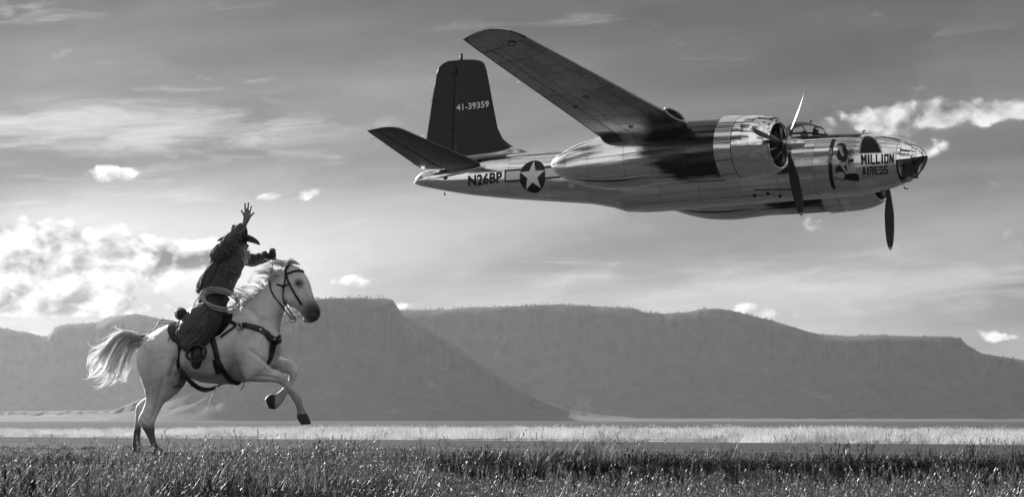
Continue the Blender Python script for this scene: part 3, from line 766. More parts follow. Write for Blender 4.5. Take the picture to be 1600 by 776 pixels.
# ------- nacelles, engines and propellers
NT = np.array([(-4.02, .70, -.84, .72), (-4.6, .72, -.845, .72), (-5.2, .73, -.85, .71), (-5.8, .715, -.855, .70), (-6.4, .69, -.86, .68), (-7.1, .63, -.89, .63), (-7.6, .58, -.87, .58), (-8.0, .51, -.83, .53), (-8.4, .42, -.76, .46), (-8.8, .29, -.66, .37), (-9.1, .17, -.545, .27), (-9.35, .03, -.40, .16), (-9.46, -.06, -.28, .08), (-9.50, -.15, -.19, .02)])[::-1]
CT = np.array([(-4.17, .845), (-3.98, .838), (-3.70, .825), (-3.45, .818), (-3.2, .79), (-3.0, .745), (-2.85, .695), (-2.76, .645), (-2.715, .60), (-2.73, .565), (-2.80, .545), (-3.0, .54)])
ECZ = -.055
def nac(ys):
    def f(x, a, off=0.0):
        zt, zb, hw = [np.interp(x, NT[:, 0], NT[:, k]) for k in (1, 2, 3)]; zc, hz = (zt+zb)/2, (zt-zb)/2
        c, s = math.cos(2*math.pi*a), math.sin(2*math.pi*a); e = 2/2.2
        return Vector((x, ys-math.copysign(abs(s)**e, s)*(hw+off), zc+math.copysign(abs(c)**e, c)*(hz+off)))
    return f
def revolve(prof, ys, zc, n=48, a0=0, a1=1):
    V = []; full = abs(a1-a0-1) < 1e-6; N_ = n if full else n+1
    for x, r in prof:
        for j in range(N_):
            a = 2*math.pi*(a0+(a1-a0)*j/n); V.append((x, ys-r*math.sin(a), zc+r*math.cos(a)))
    return V, grid_faces(len(prof), N_, full)
def blade_mesh():
    """one propeller blade along +z from the hub, chord across y, twisted"""
    V = []; n = 22
    for i in range(n+1):
        r = .16+(1.93-.16)*i/n; q = (r-.16)/1.77
        ch = np.interp(q, [0, .08, .2, .45, .7, .88, .96, 1], [.075, .08, .15, .265, .275, .22, .14, .05]); th = np.interp(q, [0, .1, .3, 1], [.07, .065, .035, .010])
        tw = math.radians(np.interp(q, [0, .2, 1], [62, 56, 26]))
        for k in range(10):
            t = 2*math.pi*k/10; c = math.cos(t)*ch/2; d = math.sin(t)*th/2
            V.append((-c*math.sin(tw)+d*math.cos(tw), c*math.cos(tw)+d*math.sin(tw), r))
    F = grid_faces(n+1, 10, True)+[tuple(range(n*10, n*10+10))]
    me = mesh('blade', V, F); me.materials.append(M_prop); me.materials.append(M_paintgrey)
    for p in me.polygons:
        z = sum(me.vertices[i].co.z for i in p.vertices)/len(p.vertices)
        if z > 1.86 or .99 < z < 1.0: p.material_index = 1
    return me
BLADE = blade_mesh()
for side, ys, phi in ((0, -2.95, 27.9), (1, 2.95, 6.0)):
    f = nac(ys)
    nacelle = obj('nacelle', mesh('nacelle', *[*(lambda: (lambda V, F: (V, F))(*patch(lambda x, a: f(x, a, -.014), -9.495, -4.0, 0, 1, 60, 49)))()]), M_seam, plane)
    xj = [-9.495, -8.85, -8.1, -6.95, -6.15, -5.1, -4.02]; aj = [0, .13, .25, .37, .5, .63, .75, .87, 1]
    for i in range(6):
        for j in range(8):
            dark = i >= 3
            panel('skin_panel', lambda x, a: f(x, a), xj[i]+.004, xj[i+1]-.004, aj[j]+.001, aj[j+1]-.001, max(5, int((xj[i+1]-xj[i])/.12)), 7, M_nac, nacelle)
    for a0, a1 in ((.40, .498), (.502, .60)):
        panel('gear_door', lambda x, a: f(x, a, .035*math.sin(math.pi*min(1, max(0, (x+8.75)/2.5)))), -8.7, -6.25, a0, a1, 20, 7, AL[2], nacelle)
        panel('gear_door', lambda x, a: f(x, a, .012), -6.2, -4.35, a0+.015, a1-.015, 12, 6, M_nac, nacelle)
    cowl = obj('cowling', mesh('cowling', *revolve([(-3.69, .80), (-3.45, .80), (-3.2, .775), (-2.9, .70), (-2.76, .63), (-2.722, .595), (-2.74, .57), (-2.80, .55), (-3.1, .55)], ys, ECZ)), M_rub, plane)
    lipP = [tuple(r) for r in CT if r[0] >= -3.70]
    for k in range(4):
        panel('cowl_panel', lambda i, a: (lambda x, r: Vector((x, ys-r*math.sin(2*math.pi*a), ECZ+r*math.cos(2*math.pi*a))))(np.interp(i, range(len(lipP)), [p[0] for p in lipP]), np.interp(i, range(len(lipP)), [p[1] for p in lipP])), 0, len(lipP)-1, .02+k*.25+.0012, .02+k*.25+.2488, 40, 20, AL[(k*3+side) % 4], cowl)
    for k in range(12):
        a0, a1 = k/12+.002, (k+1)/12-.002
        panel('cowl_flap', lambda x, a: Vector((x, ys-(.826-.05*(x+3.72))*math.sin(2*math.pi*a), ECZ+(.826-.05*(x+3.72))*math.cos(2*math.pi*a))), -4.19, -3.72, a0, a1, 4, 6, AL[(k*5+k//3) % 4], cowl)
    obj('firewall', mesh('firewall', *revolve([(-3.74, .80), (-4.05, .70)], ys, ECZ)), M_rub, cowl)
    eng = MB().add(*revolve([(-3.2, .02), (-3.2, .55)], ys, ECZ, 32)); eng.add(*revolve([(-3.2, .30), (-2.95, .27), (-2.8, .19), (-2.66, .15)], ys, ECZ, 20))
    engine = eng.build('engine', M_rub, plane)
    for k in range(9):
        a = 2*math.pi*k/9; c = Vector((-3.06, ys-.40*math.sin(a), ECZ+.40*math.cos(a)))
        MB().tube([Vector((-3.06, ys-.22*math.sin(a), ECZ+.22*math.cos(a))), Vector((-3.06, ys-.53*math.sin(a), ECZ+.53*math.cos(a)))], .085, 10).tube([c+Vector((.1, 0, 0)), Vector((-2.72, ys-.17*math.sin(a), ECZ+.17*math.cos(a)))], .018, 6).build('engine_cylinder', M_steel if k % 2 else M_rub, engine)
    prop = empty('propeller', (-2.52, ys, ECZ+.01)); prop.parent = plane
    hub = MB().add(*revolve([(-.16, .02), (-.16, .15), (.10, .15), (.16, .12), (.17, .02)], 0, 0, 24)); hubo = hub.build('hub', M_steel, prop)
    MB().add(*revolve([(.165, .118), (.36, .118), (.44, .10), (.49, .06), (.505, .0)], 0, 0, 24)).build('hub_dome', AL[0], prop)
    for k in range(3):
        b = obj('blade', BLADE, None, prop); ang = math.radians(phi+120*k)
        b.rotation_euler = (math.pi+ang, 0, 0)
        c = MB().tube([Vector((0, math.sin(ang), -math.cos(ang)))*.13, Vector((0, math.sin(ang), -math.cos(ang)))*.26], [.085, .065], 12); c.build('blade_cuff', M_steel, prop)
    # carburettor scoop on top of the cowl
    def scp(i, a, ys=ys):
        x, r = [(-4.9, .02), (-4.4, .10), (-3.7, .15), (-3.05, .15), (-2.88, .125)][i]; return None
    MB().add(*[*(lambda: patch(lambda x, a: Vector((x, ys+.26*math.cos(math.pi*a), ECZ+np.interp(x, [-4.6, -4, -3.3, -2.85], [.70, .79, .74, .66])+math.sin(math.pi*a)*np.interp(x, [-4.6, -4.1, -3.3, -2.9, -2.8], [0, .04, .06, .06, .04]))), -4.6, -2.82, 0, 1, 20, 12))()]).build('intake_scoop', AL[1], nacelle)

# ------- wings
def naca(t, n=15):
    b = np.linspace(0, math.pi, n); x = (1-np.cos(b))/2
    y = 5*t*(.2969*np.sqrt(x)-.126*x-.3516*x**2+.2843*x**3-.1036*x**4); cam = .02*np.where(x < .4, (2*.4*x-x*x)/.16, ((1-.8)+.8*x-x*x)/.36)
    return x, cam+y, cam-y
rLE, rTE = PL(1065, 189, -3.62), PL(934, 211, -3.45)
tLE, tTE0 = PL(816, 54.4, -9.85), PL(727.5, 65, -10.55)
def lerp(a, b, t): return a+(b-a)*t
def wing_pt(eta, c, lower, off=0.0):
    """eta = span station in metres (0 root .. 10.67), c = chord fraction"""
    k = (eta-3.6)/(9.85-3.6)
    LE = lerp(rLE, tLE, k); kt = (eta-3.45)/(10.55-3.45); TE = lerp(rTE, tTE0, kt)
    if eta < 3.0:
        dz = (3.0-eta)*(tLE.z-rLE.z)/(9.85-3.6)*.75; LE = LE+Vector((0, 0, dz)); TE = TE+Vector((0, 0, dz))
    if eta > 9.7:                                      # rounded tip
        q = (eta-9.7)/(10.70-9.7); s = math.sqrt(max(0, 1-q**2.6)); 
        LE = lerp(TE, LE, .30+.70*s) if False else lerp(LE, lerp(LE, TE, .62), 1-s)
        TE = lerp(TE, lerp(LE, TE, .9), (1-s)*.4)
        th = .13*max(.12, s)
    else: th = .155-.025*eta/10
    x, up, lo = naca(th, 25)
    ch = LE.x-TE.x; z = np.interp(c, x, lo if lower else up)*ch + (off if not lower else -off)
    P = lerp(LE, TE, c); return Vector((P.x, -eta, P.z+z))
def wing(side):
    sg = 1 if side == 0 else -1
    def fix(v): return Vector((v.x, v.y*sg, v.z))
    cs = list((1-np.cos(np.linspace(0, math.pi, 21)))/2); es = np.concatenate([np.linspace(0, 9.7, 34), 9.7+1.0*np.sin(np.linspace(.1, math.pi/2, 12))])
    V = []; 
    for e in es:
        for c in cs[::-1]: V.append(fix(wing_pt(e, c, False, -.010)))
        for c in cs[1:-1]: V.append(fix(wing_pt(e, c, True, -.010)))
    n = len(cs)*2-2; F = grid_faces(len(es), n, True)+[tuple(range((len(es)-1)*n, len(es)*n))]
    w = obj('wing', mesh('wing', V, F), M_seam, plane)
    ej = [.8, 3.0, 4.15, 5.3, 6.5, 7.75, 8.9, 9.72]; cj = [0.0, .13, .36, .60, .765]
    for i in range(7):
        for j in range(4):
            for low in (True, False):
                if not low and j > 0 and (i % 2): continue
                i1 = i if low else min(6, i+1)
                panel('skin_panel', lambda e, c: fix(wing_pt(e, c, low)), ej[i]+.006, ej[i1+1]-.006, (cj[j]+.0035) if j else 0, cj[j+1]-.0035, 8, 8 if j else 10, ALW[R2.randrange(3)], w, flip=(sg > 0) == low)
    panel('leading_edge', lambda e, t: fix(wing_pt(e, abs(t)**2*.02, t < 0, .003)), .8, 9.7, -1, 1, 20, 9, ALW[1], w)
    for low in (True, False):
        panel('wing_tip', lambda e, c: fix(wing_pt(9.73+.96*math.sin(e*math.pi/2), c, low)), 0, 1, .0, 1, 16, 18, ALW[0], w)
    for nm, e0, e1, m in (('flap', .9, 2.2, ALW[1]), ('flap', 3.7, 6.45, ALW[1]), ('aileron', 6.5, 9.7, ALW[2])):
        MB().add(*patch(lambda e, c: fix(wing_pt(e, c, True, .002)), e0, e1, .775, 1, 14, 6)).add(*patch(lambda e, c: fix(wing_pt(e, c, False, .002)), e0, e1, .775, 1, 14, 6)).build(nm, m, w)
    h = MB()
    for e in (5.6,): 
        p = fix(wing_pt(e, .78, True, .012)); h.box(p, (.06, .008, .014))
    h.build('hinge', M_black, w, False)
    for e, c, r in ((6.15, .47, .085), (3.95, .50, .06), (9.75, .30, .10)):
        p = fix(wing_pt(e, c, True, .012)); V = [p+Vector((r*math.cos(t), r*math.sin(t), .04*0)) for t in np.linspace(0, 2*math.pi, 20, endpoint=False)]
        V = [Vector((v.x, v.y, fix(wing_pt(abs(v.y), c-(v.x-p.x)/2.3, True, .012)).z)) for v in V]
        ring = tube_geo(V+[V[0]], .009, 6); MB().add(*ring).build('inspection_ring', M_black, w); MB().add([p]+V, [(0, k+1, (k+1) % 20+1) for k in range(20)]).build('inspection_cover', M_steel, w)
    # oil-cooler intake in the leading edge outboard of the nacelle
    ring = [fix(wing_pt(3.95+.38*math.cos(t), .012, True)+Vector((.06, 0, .09+.10*math.sin(t)))) for t in np.linspace(0, 2*math.pi, 24)]
    MB().tube(ring, .035, 8).build('intake_lip', ALW[0], w)
    MB().add([p-Vector((.03, 0, 0)) for p in ring[:-1]], [tuple(range(23))]).build('intake_mouth', M_rub, w)
    V, F = [], []
    for k, s in ((0, 1.0), (.35, .9), (.7, .5)):
        for p in ring[:-1]:
            c = fix(wing_pt(3.95, .012, True)+Vector((.06, 0, .09))); V.append(c+(p-c)*s-Vector((k, 0, -.02*k)))
    MB().add(V, grid_faces(3, 23, True)).build('intake_fairing', ALW[0], w)
    p = fix(wing_pt(10.3, .3, False)); MB().tube([p+Vector((.1, 0, .0)), p-Vector((.1, 0, 0))], [.03, .05], 8).build('navigation_light', M_paintgrey, w)
    for e in (7.6,):
        p = fix(wing_pt(e, 1.0, True)); MB().tube([p, p-Vector((.16, 0, .0))], .008, 5).build('static_wick', M_white, w)
wing(0); wing(1)

# ------- tail
def tail_mesh(stations, name, c0, c1, m, parent, nsec=17, axis='y', off=0.0):
    """stations: (LE point, TE point, thickness ratio); keeps chord c0..c1"""
    V = []; cs = c0+(c1-c0)*(1-np.cos(np.linspace(0, math.pi, nsec)))/2
    for LE, TE, th in stations:
        ch = (LE-TE).length; x, up, lo = naca(th, 25); half = (up-lo)/2
        ring = [(c, 1) for c in cs[::-1]]+[(c, -1) for c in cs[1:-1]]
        for c, s in ring:
            P = lerp(LE, TE, c); d = s*(np.interp(c, x, half)*ch+off)
            V.append(P+(Vector((0, d, 0)) if axis == 'y' else Vector((0, 0, d))))
    n = len(cs)*2-2; F = grid_faces(len(stations), n, True)+[tuple(range(n))[::-1], tuple(range((len(stations)-1)*n, len(stations)*n))]
    return obj(name, mesh(name, V, F), m, parent)
LEf = [(-12.30, .70), (-12.44, .93), (-12.62, 1.04), (-12.85, 1.22), (-13.03, 1.53), (-13.12, 1.9), (-13.21, 2.26), (-13.33, 2.75), (-13.43, 3.17), (-13.52, 3.38), (-13.66, 3.46), (-13.85, 3.50), (-14.15, 3.525)]
def te_f(z): return np.interp(z, [.4, 1.36, 2.04, 3.25, 3.42, 3.525], [-15.50, -15.36, -15.26, -15.09, -15.0, -14.72])
FS = [(Vector((x, 0, z)), Vector((te_f(z), 0, z)), .11 if z < 3.3 else .06) for x, z in LEf]
hingex = -14.43
finst = [(a, Vector((hingex, 0, a.z)), .055*(a.x-b.x)/max(.2, a.x-hingex)*1.6) for a, b, t in FS]
V = []
def fin_half(zs, fwd):
    V = []; ns = 12
    for a, b, th in FS:
        ch = a.x-b.x; ht = .052*ch*np.interp(a.z, [.7, 3, 3.53], [1.0, .8, .35])
        def hw(c): return ht*(2.6*math.sqrt(max(c, 0))*(1-c)*.96 if c < .28 else 2.6*math.sqrt(.28)*.72*.96*(1-c)/.72+.004)
        ch_c = (a.x-hingex)/ch
        cs = np.linspace(0, ch_c-.006, ns) if fwd else np.linspace(ch_c+.006, 1, ns)
        for c in cs[::-1]: V.append(Vector((a.x-ch*c, hw(c), a.z)))
        for c in cs[1:] if fwd else cs: V.append(Vector((a.x-ch*c, -hw(c), a.z)))
    n = 2*ns-1 if fwd else 2*ns
    return V, grid_faces(len(FS), n, True)+[tuple(range((len(FS)-1)*n, len(FS)*n))]
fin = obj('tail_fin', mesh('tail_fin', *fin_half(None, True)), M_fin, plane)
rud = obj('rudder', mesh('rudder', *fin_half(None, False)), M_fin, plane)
MB().box((hingex-.03, 0, 2.0), (.03, .035, 1.35)).build('hinge_line', M_letter, fin, False)
hg = MB()
for z in (3.18, 1.62): hg.box((hingex-.07, 0, z), (.10, .075, .03))
hg.build('hinge', M_letter, rud, False)
MB().tube([(-14.27, 0, 3.5), (-14.27, 0, 3.66)], .035, 8).tube([(-14.27, 0, 3.66), (-14.30, 0, 3.70)], [.045, .02], 8).build('beacon', M_black, fin)
wk = MB()
for x, z in ((-15.12, 3.05), (-15.2, 2.5), (-15.35, 1.5)): wk.tube([(x, 0, z), (x-.17, 0, z-.04)], .006, 5)
wk.build('static_wick', M_paintgrey, rud)
lettering('serial_lettering', '41-39359', (713, 163.5), (764, 157.3), (713.5, 173.6), (764, 167.6), M_white, lambda u, v, off: PL(u, v, -.115), .02, 1.05)
# dorsal fairing, bare metal
V = []
DF = [(-14.9, .52, .70, .10), (-14.2, .60, .86, .16), (-13.4, .66, .93, .19), (-12.6, .68, .98, .18), (-12.36, .70, .94, .15), (-12.0, .70, .85, .13), (-11.5, .70, .77, .11), (-10.9, .69, .735, .09), (-10.2, .68, .72, .05)]
for x, z0, z1, hw in DF:
    for t in np.linspace(0, math.pi, 13): V.append(Vector((x, -hw*2.0*math.cos(t)*(1-.55*math.sin(t)), z0-.05+(z1-z0+.05)*math.sin(t)**1.6)))
obj('dorsal_fairing', mesh('dorsal_fairing', V, grid_faces(len(DF), 13)), AL[1], plane)
for side in (0, 1):
    sg = 1 if side == 0 else -1
    a0, b0 = PL(752, 255.5, -.33), PL(657, 263.5, -.33); a1, b1 = PL(632, 203.0, -3.0), PL(575.5, 206.5, -3.28)
    def st(k):
        LE = lerp(a0, a1, k); TE = lerp(b0, b1, k*(a1.y-a0.y)/(b1.y-b0.y))
        if k > 1:
            q = (k-1)/.145; s = math.sqrt(max(0, 1-q**2.4)); LE = lerp(LE, lerp(LE, TE, .55), 1-s); TE = lerp(TE, lerp(LE, TE, .9), (1-s)*.5)
        TE = Vector((TE.x, LE.y, TE.z)); return [Vector((p.x, p.y*sg, p.z)) for p in (LE, TE)]
    ks = list(np.linspace(-.10, 1, 12))+[1+.145*math.sin(t) for t in np.linspace(.2, math.pi/2, 8)]
    S1 = [(*st(k), .10 if k <= 1 else .10*max(.25, math.sqrt(max(0, 1-((k-1)/.145)**2.4)))) for k in ks]
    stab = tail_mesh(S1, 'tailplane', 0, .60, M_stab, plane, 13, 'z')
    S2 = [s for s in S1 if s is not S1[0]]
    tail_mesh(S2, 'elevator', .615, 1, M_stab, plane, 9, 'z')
    wk = MB()
    for k in (.93, .72):
        p = st(k)[1]; wk.tube([p, p-Vector((.18, 0, .03))], .006, 5)
    wk.build('static_wick', M_black, stab)
    # bright root fillet
    P = [st(k)[0] for k in (0,)]
    MB().tube([Vector((x, sg*-y, z)) for x, y, z in ((-13.05, .52, .42), (-13.35, .50, .36), (-13.9, .46, .28), (-14.5, .36, .22), (-15.2, .22, .19))], [.01, .022, .022, .02, .01], 8).build('root_fillet', AL[0], plane)

# pilot in the cockpit: one continuous figure, head and shoulders in view
def remesh_parts(name, parts, voxel, smooth=2, m=None, parent=None, fac=.5, **kw):
    mb = MB()
    for V, F in parts: mb.add(V, F)
    me = mb.mesh('tmp'); o = bpy.data.objects.new('tmp', me); C.objects.link(o)
    md = o.modifiers.new('r', 'REMESH'); md.mode = 'VOXEL'; md.voxel_size = voxel
    if smooth:
        ms = o.modifiers.new('s', 'SMOOTH'); ms.iterations = smooth; ms.factor = fac
    dg = bpy.context.evaluated_depsgraph_get(); out = bpy.data.meshes.new_from_object(o.evaluated_get(dg)); out.name = name
    bpy.data.objects.remove(o); bpy.data.meshes.remove(me)
    out.polygons.foreach_set('use_smooth', [True]*len(out.polygons))
    return obj(name, out, m, parent, **kw)
def ell(c, r, ns=16, nr=10, R=None):
    V = []; 
    for i in range(nr+1):
        t = math.pi*i/nr
        for k in range(ns):
            a = 2*math.pi*k/ns; v = Vector((math.sin(t)*math.cos(a)*r[0], math.sin(t)*math.sin(a)*r[1], math.cos(t)*r[2])); V.append((R @ v if R else v)+Vector(c))
    return V, grid_faces(nr+1, ns, True)
M_pilot = mat('dark_flying_clothes', .03, .8, nscale=8, namp=.3)
hp = PL(1256.5, 212.5, -.12)
pilot = remesh_parts('person', [ell(hp, (.105, .085, .13)), tube_geo([hp-Vector((.02, 0, .06)), hp-Vector((.03, 0, .24))], [.06, .075], 12), ell(hp-Vector((.04, 0, .42)), (.13, .24, .20)), tube_geo([hp-Vector((.04, 0, .35)), hp-Vector((.06, 0, .95))], [.17, .17], 14), tube_geo([hp-Vector((.05, .1, .92)), hp-Vector((-.42, .1, .85))], [.09, .07], 12), tube_geo([hp-Vector((.05, -.1, .92)), hp-Vector((-.42, -.1, .85))], [.09, .07], 12), tube_geo([hp-Vector((.03, .2, .36)), hp-Vector((-.05, .24, .62)), hp-Vector((-.3, .16, .66))], [.06, .05, .04], 10), tube_geo([hp-Vector((.03, -.2, .36)), hp-Vector((-.05, -.24, .62)), hp-Vector((-.3, -.16, .66))], [.06, .05, .04], 10), ell(hp+Vector((.095, 0, -.02)), (.03, .018, .03)), ell(hp+Vector((0, 0, .035)), (.115, .095, .11))], .018, 3, M_pilot, None, label='dark silhouette of the pilot seated in the cockpit', cat='person')
pilot.matrix_world = plane.matrix_world.copy()

# ------------------------------------------------------------------ horse
HPX = 154.0                                             # photo pixels per metre where the horse is
HD = FPX/HPX; HYAW = math.radians(-14)
HC = Vector(((330-CXP)/FPX*HD, HD, 0)); HN = Vector((math.sin(HYAW), -math.cos(HYAW), 0))   # HN: towards the near (right) flank
CO = Vector((0, 0, CAMH))
def ray(u, v): return Vector(((u-CXP)/FPX, 1.0, (HOR-v)/FPX))
def HP(u, v, lat=0.0):
    """point seen at photo pixel (u, v), lat pixels (at horse scale) to the near side of the horse's middle plane"""
    d = ray(u, v); s = (lat/HPX-(CO-HC).dot(HN))/d.dot(HN); return CO+d*s
def loft(sec, n=6, ns=20, ex=1.0, closed=True):
    P = cr(sec, n); V = []
    for uA, vA, uB, vB, lat, rl in P:
        for k in range(ns):
            a = 2*math.pi*k/ns; c, s = math.cos(a), math.sin(a)
            c = math.copysign(abs(c)**ex, c); s = math.copysign(abs(s)**ex, s)
            V.append(HP((uA+uB)/2+(uA-uB)/2*c, (vA+vB)/2+(vA-vB)/2*c, lat+rl*s))
    m = len(P); F = grid_faces(m, ns, True)+[tuple(range(ns))[::-1], tuple(range((m-1)*ns, m*ns))]
    return V, F
def limb(pts, n=6, ns=14):
    """round limb through (u, v, lat, radius px)"""
    P = cr(pts, n); return tube_geo([HP(u, v, l) for u, v, l, r in P], [r/HPX for u, v, l, r in P], ns)
def blob(u, v, lat, ru, rv, rl, rot=0.0):
    c = HP(u, v, lat); R = Matrix.Rotation(HYAW, 3, 'Z') @ Matrix.Rotation(-math.radians(rot), 3, 'Y')
    return ell(c, (ru/HPX, rl/HPX, rv/HPX), 18, 12, R)
def seat_at(o, loc):
    loc = Vector(loc); o.data.transform(Matrix.Translation(-loc)); o.location = loc
    return o
NH = 23
parts = [
 loft([(217, 545, 221, 575, 0, 10), (219, 533, 228, 592, 0, 24), (229, 525, 242, 600, 0, 35), (245, 514, 262, 598, 0, 42), (262, 507, 280, 588, 0, 44), (288, 503, 298, 592, 0, 46), (316, 500, 322, 597, 0, 47), (345, 491, 351, 600, 0, 44), (368, 480, 378, 599, 0, 38), (390, 476, 402, 590, 0, 34), (412, 486, 424, 574, 0, 29), (428, 506, 437, 556, 0, 22), (436, 522, 440, 546, 0, 13)], 6, 32),
 loft([(352, 492, 418, 566, 0, 31), (366, 480, 433, 540, 0, 27), (382, 468, 437, 520, 0, 22), (399, 457, 439, 502, 0, 19), (420, 437, 444, 488, 0, 16), (437, 421.5, 449, 472, 0, 14), (450, 414.5, 458, 455, 0, 12)], 6, 24),
 loft([(449, 414, 440, 440, 0, 9), (457, 413.5, 441, 455, 0, 12.5), (469, 419, 443, 470, 0, 15), (478.5, 430, 450, 479, 0, 16), (485, 443, 459, 481.5, 0, 14.5), (489, 458, 465, 485.5, 0, 11.5), (493.5, 469, 470, 491, 0, 10.5), (499.5, 480.5, 474.5, 498, 0, 11.5), (501.5, 489, 479, 503.5, 0, 10.5), (497, 499.5, 488, 503.8, 0, 6)], 6, 22),
 # jaw, eye ridge, nostril, lips
 blob(455, 464, 6, 13, 13, 8), blob(455, 464, -6, 13, 13, 8), blob(468, 439, 12, 7, 5, 4.5, -40), blob(468, 439, -12, 7, 5, 4.5, -40), blob(494.5, 487, 8, 5, 6, 3.5), blob(494.5, 487, -8, 5, 6, 3.5), blob(479, 499, 0, 6, 4.0, 6),
 # near hind leg
 loft([(222, 535, 282, 530, 16, 18), (214, 552, 286, 552, 20, 22), (213.5, 566, 281, 575, 24, 21), (217.5, 586, 273, 596, 26, 19), (225, 608, 264, 618, 25, 15.5), (227.5, 625, 254, 632.5, 24, 11.5), (222.5, 641, 247.5, 648, 23, 9.2), (216, 654.5, 243, 659.5, 23, 8.6), (218.5, 663, 242, 669, 23, 8), (226, 675, 242.3, 679, 23, 6.2), (231.5, 686, 244.5, 689.5, 23, 5.8), (235.5, 697, 249, 697.5, 23, 6.6), (239, 705, 256, 702, 23, 6), (241, 711, 262, 707, 23, 8.5), (241, 718, 268, 716, 23, 10)], 6, 20),
 # far hind leg
 loft([(230, 540, 285, 540, -18, 20), (236, 565, 290, 572, -22, 20), (248, 582, 292, 594, -24, 18), (246, 600, 282, 610, -24, 15), (232, 616, 258, 629, -23, 11.5), (219, 626.5, 237, 642, -23, 9), (212.3, 634, 226, 650, -23, 8.4), (211, 648, 223, 658, -23, 7), (209.3, 664, 221, 669, -23, 6), (207.5, 681, 219.5, 684, -23, 5.8), (206, 692, 220, 693, -23, 6.5), (207, 700, 223, 699, -23, 6.5), (205, 707, 228, 706, -23, 9)], 6, 18),
 # near fore leg
 loft([(370, 540, 418, 505, 18, 16), (372, 568, 420, 533, 23, 19), (379, 592.5, 421, 558, 26, 16), (400, 596, 424, 572, 23, 13.5), (416, 596.5, 435, 577, 23, 11), (429, 597.5, 443.5, 584, 23, 9.2), (437, 600.5, 450, 591.5, 23, 8.6), (443, 607, 454.5, 599.5, 23, 7.4), (449.5, 615.5, 460, 608.5, 23, 6), (456, 624, 467, 618, 23, 6.2), (461, 632, 471.5, 625.5, 23, 7), (463.6, 640, 474, 636, 23, 6.3), (463, 648, 479.5, 644.5, 23, 7.5), (463.5, 654, 482.5, 650.5, 23, 8.6), (469, 663.3, 487.5, 662, 23, 9.5)], 6, 18),
 # far fore leg, folded
 loft([(392, 570, 415, 535, -18, 15), (405, 585, 428, 550, -21, 14), (421, 576, 436, 558, -22, 12), (440, 582.5, 455, 562.5, -22, 9.8), (447.5, 583.5, 464.3, 570.5, -22, 9), (450, 585, 467, 580, -22, 8.5), (451, 590, 463.5, 588.5, -22, 7.2), (447.5, 597.5, 457.5, 600, -22, 6), (440.5, 606, 450.5, 613, -22, 6), (434.5, 611.5, 444.5, 623, -22, 6.8), (428.5, 614.5, 438.5, 632, -22, 6.6), (421.5, 615, 431, 639.5, -22, 8), (414, 623, 420, 638, -22, 9)], 6, 18),
 # shoulder, arm, thigh and stifle muscles
 blob(402, 525, 22, 17, 34, 12, 20), blob(402, 525, -22, 17, 34, 12, 20), blob(423, 545, 13, 12, 16, 11), blob(423, 545, -13, 12, 16, 11), blob(238, 560, 27, 20, 32, 14), blob(262, 545, 27, 24, 22, 14), blob(270, 590, 24, 11, 14, 12), blob(412, 578, 31, 15, 9, 6, 15), blob(330, 560, 27, 52, 28, 18), blob(230, 531, 0, 9, 8, 8),
 # ears laid back
 limb([(449, 417, 8, 4.5), (444, 411, 10, 3.6), (438, 408, 11, 1.0)]), limb([(451, 417, -8, 4.5), (447, 410, -10, 3.6), (441, 406, -11, 1.0)]),
]
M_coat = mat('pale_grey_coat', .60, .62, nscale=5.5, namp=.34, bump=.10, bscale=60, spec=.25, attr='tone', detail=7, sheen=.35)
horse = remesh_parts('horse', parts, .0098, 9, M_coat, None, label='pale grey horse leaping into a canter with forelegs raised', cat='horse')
def to_px(p):
    q = p-CO; return CXP+FPX*q.x/q.y, HOR-FPX*q.z/q.y
def seg_d(px_, py_, ax, ay, bx, by):
    dx, dy = bx-ax, by-ay; t = max(0, min(1, ((px_-ax)*dx+(py_-ay)*dy)/(dx*dx+dy*dy))); return math.hypot(px_-ax-dx*t, py_-ay-dy*t)
GROOVES = [([(376, 512), (368, 535), (366, 560), (372, 582), (380, 594)], 4.0, .020), ([(288, 535), (280, 552), (272, 572), (268, 586)], 4.5, .016), ([(226, 545), (229, 575), (233, 605), (232, 632)], 3.0, .010),
           ([(388, 482), (402, 496), (416, 512), (426, 524)], 4.5, .014), ([(441, 448), (443, 466), (449, 477)], 2.2, .010), ([(392, 548), (408, 560), (428, 575)], 3.0, .012), ([(400, 588), (418, 588), (436, 592)], 2.2, .008),
           ([(252, 560), (256, 588), (248, 620), (240, 650)], 3.2, .009), ([(300, 590), (330, 590), (360, 588)], 3.0, .007), ([(410, 500), (414, 525), (408, 550)], 3.5, .010), ([(472, 450), (480, 468), (484, 482)], 1.8, .006), ([(222, 650), (236, 668)], 1.8, .006), ([(473, 496), (481, 499), (489, 499.5)], 1.1, .007), ([(494, 485.5), (496.5, 489)], 1.5, .008)]
for v, nrm in zip(horse.data.vertices, [n.vector.copy() for n in horse.data.vertex_normals]):      # muscle and rib relief
    u, w = to_px(v.co)
    if w < 670:
        k = 0 if u > 470 else mnoise.fractal(Vector(((u*.35+w*.9)*.045, (u*.9-w*.35)*.018, (v.co-HC).dot(HN)*1.5)), 1.0, 2.0, 3)
        rib = math.sin((u+w*.25)*.62)*.5 if 285 < u < 345 and 545 < w < 590 else 0
        g = 0.0
        for line, wd, dp in GROOVES:
            d = min(seg_d(u, w, *line[i], *line[i+1]) for i in range(len(line)-1)); g += 1.5*dp*math.exp(-(d/wd)**2)
        v.co += nrm*(.010*k+.0016*rib-g)
tone = []
